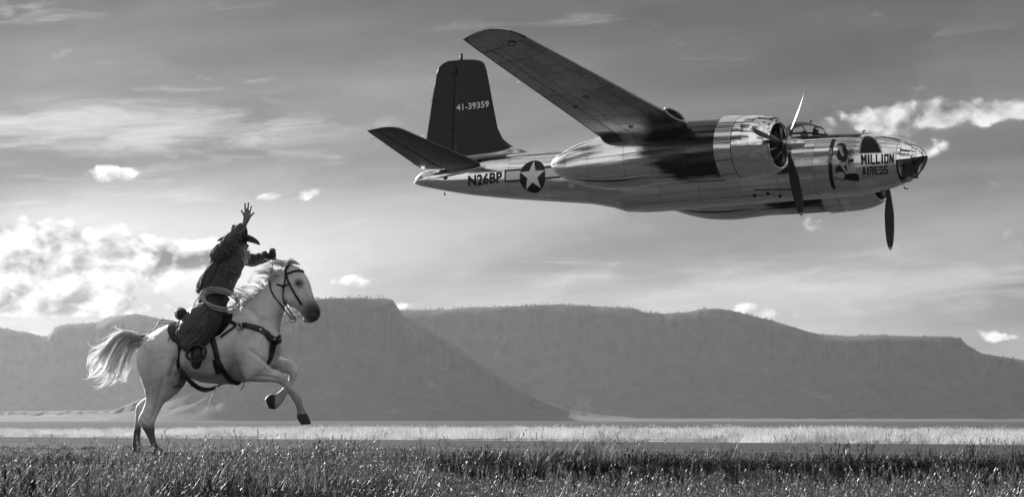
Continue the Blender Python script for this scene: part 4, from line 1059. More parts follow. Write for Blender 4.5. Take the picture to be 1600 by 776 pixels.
for v in horse.data.vertices:
    u, w = to_px(v.co); lat = (v.co-HC).dot(HN)*HPX
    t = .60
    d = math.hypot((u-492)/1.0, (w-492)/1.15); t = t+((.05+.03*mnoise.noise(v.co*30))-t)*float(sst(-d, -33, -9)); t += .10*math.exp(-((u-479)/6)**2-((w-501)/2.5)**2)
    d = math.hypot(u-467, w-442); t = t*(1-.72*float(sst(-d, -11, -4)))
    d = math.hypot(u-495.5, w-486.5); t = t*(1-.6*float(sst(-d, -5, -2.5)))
    for (a_, b_, ra_, rb_, f_) in ((361, 574, 17, 24, .45), (426, 548, 12, 16, .25), (300, 588, 40, 9, .22), (345, 592, 40, 8, .25), (250, 600, 22, 26, .18), (395, 470, 10, 14, .12), (438, 500, 9, 22, .25), (444, 592, 12, 9, .25), (238, 560, 10, 26, .10)):  # dark skin and coat patches, plus shade painted along the belly
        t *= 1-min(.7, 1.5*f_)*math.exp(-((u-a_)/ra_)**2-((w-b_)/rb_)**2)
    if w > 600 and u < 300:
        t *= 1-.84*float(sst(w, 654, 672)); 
        if lat < 0: t *= .65  # far hind leg: shade put into the coat tone
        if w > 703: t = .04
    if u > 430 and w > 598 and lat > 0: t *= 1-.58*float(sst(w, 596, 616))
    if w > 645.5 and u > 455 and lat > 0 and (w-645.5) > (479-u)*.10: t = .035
    if lat < -5 and w > 600 and 405 < u < 470: t *= .55  # far foreleg likewise darkened in colour for shade
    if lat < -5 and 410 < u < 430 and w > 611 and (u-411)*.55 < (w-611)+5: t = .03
    if 240 < u < 300 and 580 < w < 606 and lat < 12: t *= .35      # groin painted darker for the shade between the thighs
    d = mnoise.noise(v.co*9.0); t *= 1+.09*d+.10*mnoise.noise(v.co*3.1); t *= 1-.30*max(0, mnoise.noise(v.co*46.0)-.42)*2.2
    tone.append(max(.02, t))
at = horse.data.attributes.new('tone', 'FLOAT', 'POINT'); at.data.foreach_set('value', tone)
HB = BVHTree.FromPolygons([v.co[:] for v in horse.data.vertices], [p.vertices[:] for p in horse.data.polygons])
M_eye = mat('dark_wet_eye', .01, .05, coat=1.0)
for s in (1, -1):
    p = HP(466.2, 442, 15.2*s) if s < 0 else None
    if s > 0:
        h = HB.ray_cast(CO, ray(466.2, 442).normalized()); p = h[0]+ray(466, 442).normalized()*.008
    obj('eye', mesh('eye', *ell(p, (.021, .016, .018), 14, 10)), M_eye, horse)
# hair
M_hair = mat('white_horse_hair', .86, .35, nscale=3, namp=.12, transl=.58, spec=.6)
M_hair2 = mat('grey_horse_hair', .50, .42, nscale=3, namp=.3, transl=.45, spec=.5)
def strip_geo(pts, rad, R):
    V = []; n = len(pts); s = Vector((R.gauss(0, 1), R.gauss(0, .6), R.gauss(0, 1)))
    for i, p in enumerate(pts):
        t = (pts[min(i+1, n-1)]-pts[max(i-1, 0)]).normalized(); w = t.cross(s); w = w.normalized() if w.length > 1e-5 else Vector((1, 0, 0))
        V += [p-w*rad[i], p+w*rad[i]]
    return V, grid_faces(n, 2)
def hair(name, guides, count, r0, parent, mats, spread=1.5, latspread=8, seg=18, wave=1.5, seed=3, root=0.0, power=1.0, lenvar=.35, bias=None):
    R = random.Random(seed); G = [cr(g, 8) for g in guides]
    G = [np.array([[np.interp(t, np.linspace(0, 1, len(g)), g[:, k]) for k in range(g.shape[1])] for t in np.linspace(0, 1, seg+1)]) for g in G]
    outs = [MB() for _ in mats]
    nl = max(3, int(count/9)); locks = [(R.random()**power*(len(G)-1), 1-lenvar*R.random()**2, R.gauss(0, 1)*latspread, R.gauss(0, spread), R.gauss(0, spread), R.uniform(0, 6.28), R.uniform(.8, 2.2), R.gauss(0, wave)) for _ in range(nl)]
    for i in range(count):
        s, L, l0, du, dv, ph, fr, am = locks[i % nl]; k = min(int(s), len(G)-2); f = s-k; stray = R.random() < .10
        g = G[k]*(1-f)+G[k+1]*f; L *= 1-.25*R.random(); ju, jv, jl = R.gauss(0, 1.5), R.gauss(0, 1.5), R.gauss(0, 1.5); am += R.gauss(0, wave*.25); ph += R.gauss(0, .4)
        pts = []
        for j in range(seg+1):
            t = j/seg*L; q = t*seg; a = min(int(q), seg-1); c = g[a]+(g[a+1]-g[a])*(q-a)
            w = am*math.sin(ph+fr*t*6.28)*t; cl = (1-.75*t) if not stray else (.6+1.6*t)
            pts.append(HP(c[0]+du*t*1.6+w*.6+ju*cl, c[1]+dv*t*1.6+w+jv*cl, (c[2] if len(c) > 2 else 0)+l0*(.35+.65*t)+jl*cl))
        rr = [r0*(1-.75*(j/seg)**1.5)/HPX for j in range(seg+1)]
        outs[0 if (bias(s/(len(G)-1), R) if bias else R.random() < .7) else -1].add(*strip_geo(pts, rr, R))
    for mb, m in zip(outs, mats): mb.build(name, m, parent)
tail_g = [[(222, 527, 0), (207, 519, 0), (190, 516, 2), (177, 510, 4), (172, 502, 6)],
          [(222, 528, 0), (203, 519, 0), (182, 521, 2), (166, 536, 4), (148, 545, 6), (138, 556, 8)],
          [(221, 530, 0), (202, 522, 0), (181, 525, 2), (165, 545, 4), (150, 556, 6), (139, 565, 8), (142, 576, 8), (152, 574, 8)],
          [(221, 531, 0), (201, 524, 0), (182, 532, 2), (170, 552, 4), (160, 572, 6), (146, 586, 8), (134, 586, 8)],
          [(220, 533, 0), (202, 528, 0), (186, 541, 2), (176, 562, 4), (166, 583, 6), (152, 596, 8), (138, 597, 8)],
          [(220, 535, 0), (204, 533, 0), (191, 549, 2), (183, 570, 4), (174, 590, 6), (162, 601, 8), (150, 602, 8)],
          [(219, 538, 0), (207, 541, 0), (198, 558, 2), (192, 577, 4), (184, 594, 6), (175, 603, 8)],
          [(218, 541, 0), (211, 550, 0), (206, 566, 2), (201, 580, 4), (195, 590, 6)]]
hair('tail', tail_g[1:], 720, .40, horse, [M_hair, M_hair2], 3.0, 3, 18, 3.2, 3, bias=lambda s, R: R.random() < .88)
curls = []
for k in range(46):                                     # separate wind-blown locks that curl at their ends
    f = rng.uniform(1, 6.6); a = int(f); w = f-a; g = cr(tail_g[a], 4)[:15]; h = cr(tail_g[min(a+1, 7)], 4)[:15]; n_ = min(len(g), len(h)); c = g[:n_]*(1-w)+h[:n_]*w
    e = c[-1]; d = (c[-1]-c[-3])[:2]; th = math.atan2(d[1], d[0]); tn = rng.choice((-1, 1))*rng.uniform(.35, .8); L = rng.uniform(2.0, 3.6); q = [tuple(p) for p in c[::3]]
    for j in range(7): th += tn*.55; e = (e[0]+L*math.cos(th), e[1]+L*math.sin(th), e[2]+rng.uniform(-1, 1)); q.append(tuple(e))
    curls.append(q)
for k in range(0, 46, 2):
    hair('tail', [curls[k], curls[k]], 9, .42, horse, [M_hair], .9, 1.4, 22, 1.2, 40+k, lenvar=.3)
hair('tail', tail_g[:3], 60, .42, horse, [M_hair], 2.0, 5, 18, 3.0, 5)
hair('tail', [[(226, 524, 0), (214, 524, 0), (200, 522, 0), (188, 526, 1)], [(225, 530, 0), (214, 532, 0), (203, 536, 0), (196, 546, 1)]], 260, .85, horse, [M_hair2], 1.5, 5, 10, .6, 8)
mane_g = [[(377, 473, 6), (372, 470, 10), (366, 474, 14), (363, 480, 16)],
          [(388, 466, 6), (379, 462, 12), (371, 462, 16), (364, 466, 18)],
          [(400, 457, 6), (390, 451, 12), (381, 450, 16), (373, 451, 18)],
          [(411, 446, 6), (401, 441, 11), (389, 441, 15), (377, 447, 18)],
          [(422, 436, 5), (413, 431, 10), (402, 431, 13), (391, 437, 15)],
          [(431, 427, 5), (423, 420, 9), (411, 421, 12), (399, 427, 14)],
          [(440, 419, 4), (431, 413, 8), (420, 414, 10), (408, 418, 12)],
          [(450, 413, 3), (440, 408, 6), (430, 408, 8), (420, 411, 9)]]
hair('mane', mane_g, 620, .36, horse, [M_hair2, M_hair], 2.6, 4, 12, 2.6, 11, lenvar=.75, bias=lambda s, R: R.random() < .4)
hair('mane', [[(a[0][0]+3, a[0][1]+2, 7), ((a[0][0]+a[1][0])/2+2, (a[0][1]+a[1][1])/2+5, 13), (a[1][0]+2, a[1][1]+9, 19), (a[2][0]+6, a[2][1]+14, 21)] for a in mane_g[:-1]], 380, .42, horse, [M_hair2, M_hair], 1.2, 2, 10, 1.0, 12, lenvar=.5, bias=lambda s, R: R.random() < .45)
hair('forelock', [[(448, 413, 2), (455, 408, 2), (462, 410, 3), (467, 415, 4)], [(446, 412, 4), (452, 407, 6), (459, 407, 8), (464, 411, 9)], [(452, 414, 0), (460, 411, 0), (467, 415, 1), (472, 421, 2)]], 160, .5, horse, [M_hair2, M_hair], 1.2, 4, 10, .8, 13)
seat_at(horse, (HC.x, HC.y, 0))
for c in horse.children: c.location = -horse.location

# ------------------------------------------------------------------ tack
M_leather = mat('dark_leather', .022, .5, spec=.3, nscale=12, namp=.4, bump=.15, bscale=40)
M_leather2 = mat('brown_leather', .05, .5, spec=.3, nscale=10, namp=.4, bump=.15, bscale=30)
M_strap = mat('black_strap_leather', .012, .45, spec=.3, nscale=10, namp=.3)
def hit(u, v, off=.006, fallback=0.0, B=None):
    h = (B or HB).ray_cast(CO, ray(u, v).normalized())
    if h[0] is None:
        p = HP(u, v, fallback); n = HB.find_nearest(p)
        return p if n[0] is None or n[3] > .12 else n[0]+(p-n[0]).normalized()*off if n[3] > 1e-5 else p
    return h[0]+h[1].normalized()*off
def ribbon(mb, path, width, off=.005, th=.006, n=8, fallback=0.0):
    P = cr(np.array(path, float), n); V = []
    for i, p in enumerate(P):
        t = P[min(i+1, len(P)-1)][:2]-P[max(i-1, 0)][:2]; t = t/(np.linalg.norm(t)+1e-9); nn = np.array((-t[1], t[0]))
        w = (p[2] if len(p) > 2 else width)/2
        c = hit(p[0], p[1], 0.0, fallback)
        for sgn, o in ((1, off+th), (-1, off+th), (-1, off-.003), (1, off-.003)):
            a = hit(p[0]+nn[0]*w*sgn, p[1]+nn[1]*w*sgn, o, fallback)
            if (a-c).length > w/HPX*3.5: a = c+(HP(p[0]+nn[0]*w*sgn, p[1]+nn[1]*w*sgn, 0)-HP(p[0], p[1], 0))+HN*o
            V.append(a)
    m = len(P); mb.add(V, grid_faces(m, 4, True)+[(0, 1, 2, 3), tuple(range((m-1)*4, m*4))[::-1]]); return mb
def loose(mb, pts, r, n=8, ns=6): P = cr(pts, n); mb.tube([HP(*p) for p in P], r/HPX, ns); return mb
bridle = empty('bridle', HP(460, 450, 14), 'black leather bridle and reins on the pale horse head', 'bridle')
def tpart(name, mb, m, par, **k):
    o = mb.build(name, m, par, **k); o.location = -par.location; return o
tpart('browband', ribbon(MB(), [(446, 430), (452, 426.5), (460, 423.8), (468, 423.2), (475, 424.6)], 3.0), M_strap, bridle)
tpart('cheek_strap', ribbon(MB(), [(448, 428), (449, 435), (454, 446), (461, 459), (467, 468), (471.5, 475.5)], 2.9), M_strap, bridle)
tpart('crown_strap', ribbon(MB(), [(448, 431), (446.5, 424), (447.5, 418), (450, 414.5)], 3.0), M_strap, bridle)
tpart('throat_latch', ribbon(MB(), [(446.5, 428), (445.5, 437), (443.5, 449), (442, 459), (442, 467), (445, 474), (448, 477)], 2.0), M_strap, bridle)
tpart('keeper_strap', ribbon(MB(), [(432.5, 444.2), (438, 445.4), (444, 446.4), (450, 444)], 2.6), M_strap, bridle)
tpart('bit_shank', loose(MB(), [(447.5, 477.5, 12), (452, 485, 12), (457, 492, 12), (462, 497.5, 11)], 1.15), M_strap, bridle)
tpart('bit_ring', MB().tube([HP(456+6*math.cos(t), 500+2.4*math.sin(t), 9+4*math.sin(t)) for t in np.linspace(0, 6.283, 24)], .8/HPX, 6).tube([HP(463+3.4*math.cos(t), 494.5+5*math.sin(t), 9) for t in np.linspace(1.2, 5.2, 16)], .6/HPX, 6), M_steel, bridle)
tpart('curb_strap', loose(MB(), [(463, 496, 9), (468, 494, 9), (472, 493, 8)], .7), M_strap, bridle)
tpart('rein', ribbon(MB(), [(421, 436), (421.8, 444), (424, 453.5), (429, 463), (437, 473.5), (443, 482)], 1.9), M_strap, bridle)
tpart('rein', loose(MB(), [(443, 482, 16), (449, 489.5, 14), (455, 496, 12), (459, 498, 11)], 1.0), M_strap, bridle)
tpart('rein', loose(MB(), [(421, 436, 10), (424, 424, 4), (426, 410, -6), (425, 402, -14)], .9), M_strap, bridle)
tpart('rein', loose(MB(), [(427, 401, -16), (434, 408, -12), (441, 417, -10), (446, 424, -11)], 1.1), M_strap, bridle)

collar = empty('breast_collar', HP(400, 515, 30), "dark leather breast collar across the horse's chest", 'breast collar')
tpart('chest_strap', ribbon(MB(), [(374, 508.5, 6), (383, 508, 8), (395, 510.5, 8.5), (406, 514.5, 8.5), (415, 520, 8.5), (422, 527, 9), (427, 533, 10)], 8), M_leather2, collar)
tpart('strap_pad', ribbon(MB(), [(375, 507.5, 5), (380, 508, 7.5), (386, 509, 7)], 7, .011), M_strap, collar)
tpart('centre_piece', ribbon(MB(), [(416, 521, 8), (423, 528.5, 11), (429, 532.5, 12), (435, 530, 10), (440.5, 524.5, 11)], 10, .010), M_strap, collar)
tpart('down_strap', ribbon(MB(), [(427, 533, 10), (425.5, 543, 9), (423.5, 553, 7), (421, 562, 6), (418.5, 569, 4.5)], 8, .007), M_strap, collar)
tpart('tie_strap', ribbon(MB(), [(359, 502.5, 5), (364, 504.5, 5), (370, 508, 5)], 5, .008), M_strap, collar)
tpart('tie_strap', ribbon(MB(), [(369, 508, 2.6), (362, 514, 2.6), (354, 520, 2.6), (344.5, 527, 2.4)], 2.6, .012), M_strap, collar)
rg = hit(372.8, 508.7, .014); tpart('ring', MB().tube([rg+Vector((math.cos(HYAW)*math.cos(t)*.030, math.sin(HYAW)*math.cos(t)*.030, math.sin(t)*.030)) for t in np.linspace(0, 6.283, 20)], .008, 6), M_steel, collar)
st_ = hit(428.6, 530.5, .02); tpart('concho', MB().add(*ell(st_, (.014, .012, .014), 10, 6)), M_steel, collar)

saddle = empty('saddle', HP(318, 505, 20), 'dark leather stock saddle with hanging cinches under the rider', 'saddle')
tpart('seat', MB().add(*loft([(283, 496, 287, 508, 0, 20), (287, 487, 290, 508, 0, 25), (296, 489, 298, 506, 0, 27), (312, 495, 314, 506, 0, 27), (330, 493, 333, 504, 0, 25), (343, 484, 348, 503, 0, 24), (351, 481, 356, 498, 0, 20), (356, 486, 359, 496, 0, 12)], 5, 20)), M_leather, saddle)
tpart('horn', MB().add(*limb([(349, 486, 0, 4.5), (352, 474, 0, 3.2), (353.5, 468.5, 0, 4.5), (354, 466, 0, 5.2), (354, 464.5, 0, 3.0)])), M_leather, saddle)
def skirt(top, bot, off, nu=26, nv=10, wob=0.0):
    us = np.linspace(top[0][0], top[-1][0], nu); V = []; rr = random.Random(2)
    for layer in (off, off-.012):
        for u in us:
            a = np.interp(u, [p[0] for p in top], [p[1] for p in top]); b = np.interp(u, [p[0] for p in bot], [p[1] for p in bot])+(rr.uniform(-1, 1)*wob)
            for t in np.linspace(0, 1, nv): V.append(hit(u+(t*-2), a+(b-a)*t, layer, 30))
    return V, grid_faces(nu, nv)+[tuple(i+nu*nv for i in f[::-1]) for f in grid_faces(nu, nv)]
tpart('skirt', MB().add(*skirt([(268, 507), (285, 504.5), (300, 503), (320, 502), (340, 498), (352, 493), (360, 492)], [(268, 514), (274, 530), (283, 535), (300, 533), (333, 527), (346, 518), (354, 509), (360, 500)], .022)), M_leather, saddle)
tpart('blanket', MB().add(*skirt([(264, 508), (285, 504.5), (300, 503), (320, 502), (340, 498), (364, 490)], [(264, 516), (270, 533), (284, 540), (300, 537), (333, 530), (347, 521), (357, 511), (364, 500)], .013, wob=1.0)), M_strap, saddle)
tpart('cinch_strap', ribbon(MB(), [(331, 524, 8), (334, 535, 8.5), (337, 547, 8), (340, 560, 7.5), (341, 572, 7)], 8, .012), M_leather, saddle)
tpart('buckle', ribbon(MB(), [(338.5, 561, 11), (340, 570, 11), (342, 582, 9)], 10, .017), M_strap, saddle)
tpart('girth', ribbon(MB(), [(342, 563, 6), (347, 573, 6), (353, 584, 7), (360, 592, 7), (369, 596.5, 5), (376, 597, 3)], 6, .010), M_strap, saddle)
tpart('cinch_strap', ribbon(MB(), [(280, 536, 3.2), (279.6, 550, 3.2), (279.4, 562, 3.4), (279.2, 575, 3.6)], 3.3, .012), M_strap, saddle)
rc_ = MB(); P = cr([(279, 574.5, 46), (284, 580, 50), (291, 588.5, 50), (301, 599, 42), (312, 606, 28), (322, 608.5, 12), (333, 606, -2), (345, 600, -8)], 8)
Vr = []
for i, p in enumerate(P):
    w = np.interp(i, [0, 8, 40, len(P)-1], [3.0, 4.2, 4.2, 1.6]); t = P[min(i+1, len(P)-1)][:2]-P[max(i-1, 0)][:2]; t /= np.linalg.norm(t)+1e-9
    for a, l in ((1, 3), (1, -3), (-1, -3), (-1, 3)): Vr.append(HP(p[0]-t[1]*w*a*.9, p[1]+t[0]*w*a*.9, p[2]+l*.5))
rc_.add(Vr, grid_faces(len(P), 4, True)+[(0, 1, 2, 3)]); tpart('rear_cinch', rc_, M_strap, saddle)
tpart('connecting_strap', loose(loose(MB(), [(345, 600, -6), (352, 598, 0), (362, 599, 6), (372, 597.5, 12)], .9), [(345, 600, -6), (339, 603, -4), (333, 605, 0)], .9), M_strap, saddle)
M_raw = mat('pale_rawhide', .5, .6)
tpart('hanging_strap', loose(MB(), [(344, 598, 4), (338, 607, 6), (333, 616, 8), (329, 625, 8), (326.5, 637, 9)], 1.0), M_raw, saddle)
tpart('hanging_strap', loose(MB(), [(382, 596, 26), (380, 602, 26), (376.5, 609, 26)], .7), M_strap, saddle)
for pth, r_ in (([(276, 503, 30), (266, 500.5, 26), (252, 500, 22), (246, 505, 22), (242, 516, 24), (235, 527, 26), (229, 535, 26)], .6), ([(275, 505, 30), (262, 504, 30), (248, 506, 28), (240, 514, 28), (230, 522, 26), (222, 534, 24), (218, 541, 24)], .6), ([(272, 512, 40), (267, 522, 44), (262, 534, 45)], .7)):
    tpart('saddle_string', loose(MB(), pth, r_), M_strap, saddle)
# stirrup on the near side
ringp = cr([(300, 541.5, 58), (309, 538.5, 57), (319, 543, 57), (321.5, 550, 58), (317, 560, 59), (307, 564.5, 60), (296, 561, 60), (291.5, 552.5, 59), (300, 541.5, 58)], 6)
tpart('stirrup', MB().tube([HP(*p) for p in ringp], 2.3/HPX, 8).tube([HP(u, v, l+8) for u, v, l in ringp], 2.1/HPX, 8).add(*patch(lambda a, b: HP(*(lambda p: (p[0], p[1], p[2]+b))(ringp[int(a)])), 0, len(ringp)-1, -1, 9, len(ringp), 3)), M_leather, saddle)
tpart('fender', MB().add(*loft([(322, 500, 338, 500, 46, 2.5), (317, 515, 332, 516, 50, 2.5), (312, 528, 323, 530, 53, 2.2), (308, 538, 313, 540, 56, 2.0)], 6, 10)), M_leather, saddle)

roll = empty('bedroll', HP(280, 490, 0), 'dark rolled bundle tied behind the saddle', 'bedroll')
Rl = MB(); Pp = [HP(282.5, 490, l) for l in np.linspace(-44, 42, 22)]
V, F = tube_geo(Pp, [(.052+.004*math.sin(i*2.1)) if 0 < i < 21 else .045 for i in range(22)], 16)
tpart('roll', Rl.add(V, F), mat('dark_canvas', .035, .9, nscale=14, namp=.4, bump=.4, bscale=22), roll)
for l in (-26, 0, 24): tpart('tie_strap', MB().tube([HP(282.5, 490, l)+Vector((.059*math.cos(t), 0, .059*math.sin(t))) for t in np.linspace(0, 6.283, 20)], .006, 6), M_strap, roll)

lasso = empty('lasso', HP(343, 467, 34), "coiled pale lariat rope hanging at the rider's waist", 'rope')
M_rope = mat('pale_rope', .36, .7, nscale=60, namp=.4, bump=.5, bscale=90)
ra = random.Random(4); lp = []
for k in range(7):
    ru, rv = 32.5-ra.uniform(0, 8), 16.5-ra.uniform(0, 6.5); cu, cv = 343+ra.uniform(-2.5, 2.5), 467+ra.uniform(-3, 3); th = math.radians(15+ra.uniform(-5, 5)); la = 36+k*.9
    pts = []
    for t in np.linspace(0, 6.283, 44):
        a, b = ru*math.cos(t), rv*math.sin(t); pts.append(HP(cu+a*math.cos(th)-b*math.sin(th), cv+a*math.sin(th)+b*math.cos(th), la+(10*math.sin(t) if True else 0)-abs(a)*.10))
    o = MB().tube(pts, .80/HPX, 8); tpart('rope_coil', o, M_rope, lasso)
tpart('rope_end', loose(MB(), [(312, 462, 30), (306, 470, 30), (301, 479, 30), (297, 486, 28)], .9), M_rope, lasso)

# ------------------------------------------------------------------ rider
M_skinr = mat('weathered_skin', .18, .55, nscale=20, namp=.25)
M_jacket = mat('dark_denim_jacket', .09, .9, nscale=9, namp=.45, bump=.9, bscale=11, spec=.1, sheen=.08)
M_jeans = mat('dark_trousers', .03, .9, nscale=9, namp=.3, bump=.4, bscale=16)
M_chaps = mat('dark_chaps_leather', .055, .55, nscale=5, namp=.5, bump=.6, bscale=6, spec=.3)
M_hat = mat('dark_felt', .020, .9, nscale=10, namp=.3)
M_glove = mat('dark_glove_leather', .018, .5, nscale=20, namp=.3)
def fing(pts): return limb(pts, 4, 8)
hand = [limb([(379.5, 357, 35, 4.6), (381.5, 351, 36, 4.2), (383, 346.5, 36.5, 4.6)]),
        loft([(377.8, 350, 385.2, 352, 36, 3.0), (378.6, 344, 389, 346, 37, 2.9), (380, 338, 391.5, 340, 37.5, 2.7), (381.3, 333.5, 391, 335.5, 38, 2.3)], 4, 12),
        fing([(381.8, 338, 37, 1.7), (379.8, 333.5, 37.5, 1.55), (376.6, 327.8, 38, 1.4)]), fing([(383.3, 334.5, 38, 1.75), (383.2, 327, 38.5, 1.55), (382.7, 317, 39, 1.4)]), fing([(386.4, 334, 38, 1.75), (387.2, 326, 38.5, 1.6), (388.3, 316.2, 39, 1.4)]), fing([(389.4, 335.5, 38, 1.75), (390.8, 329.5, 38.5, 1.55), (392.7, 321.4, 39, 1.4)]),
        fing([(386.5, 343, 38, 2.4), (391, 337.6, 40, 1.9), (397.3, 332, 42, 1.5)])]
head = [ell(HP(372.5, 379, 3), (.088, .078, .115), 20, 14), ell(HP(376.5, 386, 4), (.062, .058, .075), 16, 12), limb([(366, 384, 2, 7.5), (360, 394, 0, 8.5), (357, 402, 0, 10)]), ell(HP(386.3, 384, 6), (.020, .014, .018), 10, 8), blob(385, 388.5, 6, 2, 1.6, 3), blob(372, 382, 15.3, 2.6, 4.4, 1.6), blob(370, 382, -8.8, 2.6, 4.4, 1.6), blob(383.6, 380, 9, 2.5, 1.4, 3), blob(383.6, 380, 0, 2.5, 1.4, 3)]
core = [loft([(314, 450, 358, 452, 0, 16), (326, 425, 372, 426, 0, 20), (335, 405, 374, 406, 0, 22), (350, 392, 368, 394, 0, 12)], 5, 16), limb([(350, 396, 22, 8), (362, 376, 38, 6), (379.5, 357, 35, 4.4)]), limb([(372, 398, -22, 8), (394, 406, -33, 6), (415, 400.5, -20, 4.4), (421, 399, -16, 4.5)]), limb([(325, 470, 12, 14), (334, 500, 44, 9), (312, 538, 50, 6), (308, 552, 55, 5)]), limb([(332, 470, -12, 14), (346, 500, -44, 9), (330, 540, -50, 6), (328, 556, -53, 5)]), loft([(312, 450, 360, 452, 0, 17), (312, 468, 350, 472, 0, 19), (318, 488, 342, 490, 0, 16)], 4, 16)]
fist = [blob(424, 398.5, -14, 6, 7, 6), fing([(421, 392.5, -12, 2.1), (427, 392, -8, 2.1), (430, 396, -8, 1.9)]), fing([(421, 396, -11, 2.1), (428.5, 396.5, -7, 2.1), (430, 400.5, -8, 1.9)]), fing([(421, 399.5, -11, 2.1), (428.5, 400.5, -7, 2.0), (429, 404, -9, 1.8)]), fing([(421, 403, -11, 2.0), (427, 404.5, -8, 1.9), (427, 407, -10, 1.7)]), fing([(421, 391, -17, 2.3), (426, 389.5, -14, 2.1), (430, 391.5, -11, 1.8)])]
rider = remesh_parts('person', hand+head+core+fist, .0055, 1, M_skinr, None, label='bearded rider in wide-brimmed hat waving one raised arm from the saddle', cat='person')
jk = [loft([(306.5, 456, 363, 460, 0, 22), (307.5, 446, 366, 448, 0, 23.5), (314, 433, 371.5, 435, 0, 25), (320.5, 423.5, 377, 425, 0, 27), (327, 411, 381, 413, 0, 29), (330.5, 399, 379, 402, 0, 29), (336, 388.5, 374, 394, 0, 25), (348, 384, 370, 390, 0, 15)], 6, 28),
      limb([(341, 402, 20, 13.5), (346, 394, 27, 12.5), (355, 382.5, 36, 10.6), (362, 373.5, 40, 9.2), (371, 363, 37, 7.6), (377.5, 356, 35, 6.6), (380, 353, 35, 6.4)]),
      limb([(368, 400, -20, 12.5), (380, 401, -29, 10.5), (392, 406, -33, 9), (404, 404.5, -27, 8), (414, 401, -21, 7.2), (417, 400, -19, 7)]),
      loft([(352, 386, 366, 384, 0, 13), (355, 393, 372, 393, 0, 13.5)], 4, 16)]
rs = random.Random(8)
for k in range(9):                                                  # folds pulled between hip and shoulder
    a = rs.uniform(0, 1); jk.append(limb([(312+a*36, 448+rs.uniform(-4, 4), 20-abs(a-.4)*8, 1.5), (324+a*26, 425+rs.uniform(-5, 5), 25-abs(a-.4)*9, 2.4), (338+a*18, 404+rs.uniform(-5, 5), 27-abs(a-.4)*8, 1.2)], 4, 8))
for k in range(5):
    t = .2+.15*k; jk.append(limb([(346+30*t-6, 396-36*t-4, 36, 1.2), (346+30*t+2, 396-36*t+3, 46-6*t, 1.7), (346+30*t+8, 396-36*t+9, 40, 1.0)], 4, 8))
def wrinkle(o, amp, du, dv, across=.34, along=.05, seed=0.0):
    L = math.hypot(du, dv); du, dv = du/L, dv/L; ns_ = [n.vector.copy() for n in o.data.vertex_normals]
    for v, n in zip(o.data.vertices, ns_):
        u, w = to_px(v.co); lt = (v.co-HC).dot(HN)*HPX; a = (u*du+w*dv); c = (u*-dv+w*du)
        bend = 3.0*mnoise.noise(Vector((a*.05, c*.03, seed+3)))
        k = mnoise.noise(Vector(((c+bend)*across, a*along, seed+lt*.05)))*.7+mnoise.noise(Vector(((c+bend)*across*2.1, a*along*2, seed+9)))*.35
        v.co += n*(amp*(1-2*abs(k)))
jacket = remesh_parts('jacket', jk, .0075, 3, M_jacket, rider); wrinkle(jacket, .014, 34, -62, .20, .05, 1.0)
for q in ((375, 363.8, 44), (378, 360.8, 44), (381, 357.8, 44), (355, 421, 27.8), (365, 424, 27.8), (361, 440, 27.8)): MB().add(*ell(HP(*q), (.008, .008, .008), 8, 6)).build('snap_button', M_steel, rider)
MB().add(*loft([(350, 410, 363, 412, 26.8, 1.6), (351, 418, 364, 420, 27.3, 1.6), (354, 424, 362, 425, 27.2, 1.2)], 4, 12)).build('pocket_flap', M_jacket, jacket)
remesh_parts('trousers', [loft([(311, 452, 361, 454, 0, 20), (309, 470, 352, 474, 0, 24), (314, 490, 345, 492, 0, 22)], 4, 18), limb([(325, 472, 14, 17), (335, 500, 46, 12), (314, 536, 51, 9)]), limb([(332, 472, -14, 17), (348, 502, -46, 12.5), (332, 540, -51, 9)])], .010, 3, M_jeans, rider)
ck = [loft([(312, 474, 337, 472, 20, 18), (299, 482, 338, 482, 32, 17), (286, 497, 335, 498, 42, 14), (280, 512, 330, 512, 48, 11.5), (279.5, 526, 325, 523, 51, 9.5), (283, 539, 316, 532, 53, 8), (290, 547, 307, 540, 54, 6)], 6, 24)]
for a in (0.25, .45, .62, .8): ck.append(limb([(300+a*36, 484, 44, 1.2), (288+a*44, 506, 57-abs(a-.5)*6, 2.6), (284+a*34, 530, 60-abs(a-.5)*6, 1.6)], 5, 8))
chaps = remesh_parts('chaps', ck, .008, 2, M_chaps, rider); wrinkle(chaps, .016, -45, 62, .16, .03, 4.0)
fr_ = MB(); rf = random.Random(6)
for k in range(46):
    t = k/45; u = 279+rf.uniform(-1, 1) if t < .4 else 279+(t-.4)*30; v = 500+t/.4*30 if t < .4 else 530+(t-.4)*24
    fr_.tube([HP(u+2, v, 50), HP(u-2-rf.random()*1.5, v+3+rf.random()*2, 51), HP(u-3-rf.random()*3, v+7+rf.random()*3, 50)], [.5/HPX, .45/HPX, .2/HPX], 4)
fr_.build('fringe', M_chaps, chaps)
for s, q in ((1, 0), (-1, 20)):
    l = 52*s
    remesh_parts('boot', [limb([(316+q, 530, l, 9), (311+q, 540, l+2*s, 8), (307+q, 549, l+4*s, 7.5)]), loft([(299.5+q, 545, 315+q, 543, l+6*s, 5.5), (298.5+q, 553, 317+q, 552, l+9*s, 6.5), (298+q, 563, 316+q, 563, l+9*s, 6), (299+q, 571, 313+q, 573, l+8*s, 5), (302+q, 575.5, 310+q, 577, l+7*s, 3)], 5, 16), loft([(303+q, 566, 315+q, 566, l+3*s, 4), (303+q, 573, 313+q, 575, l+3*s, 4)], 3, 10)], .008, 2, M_leather, rider)
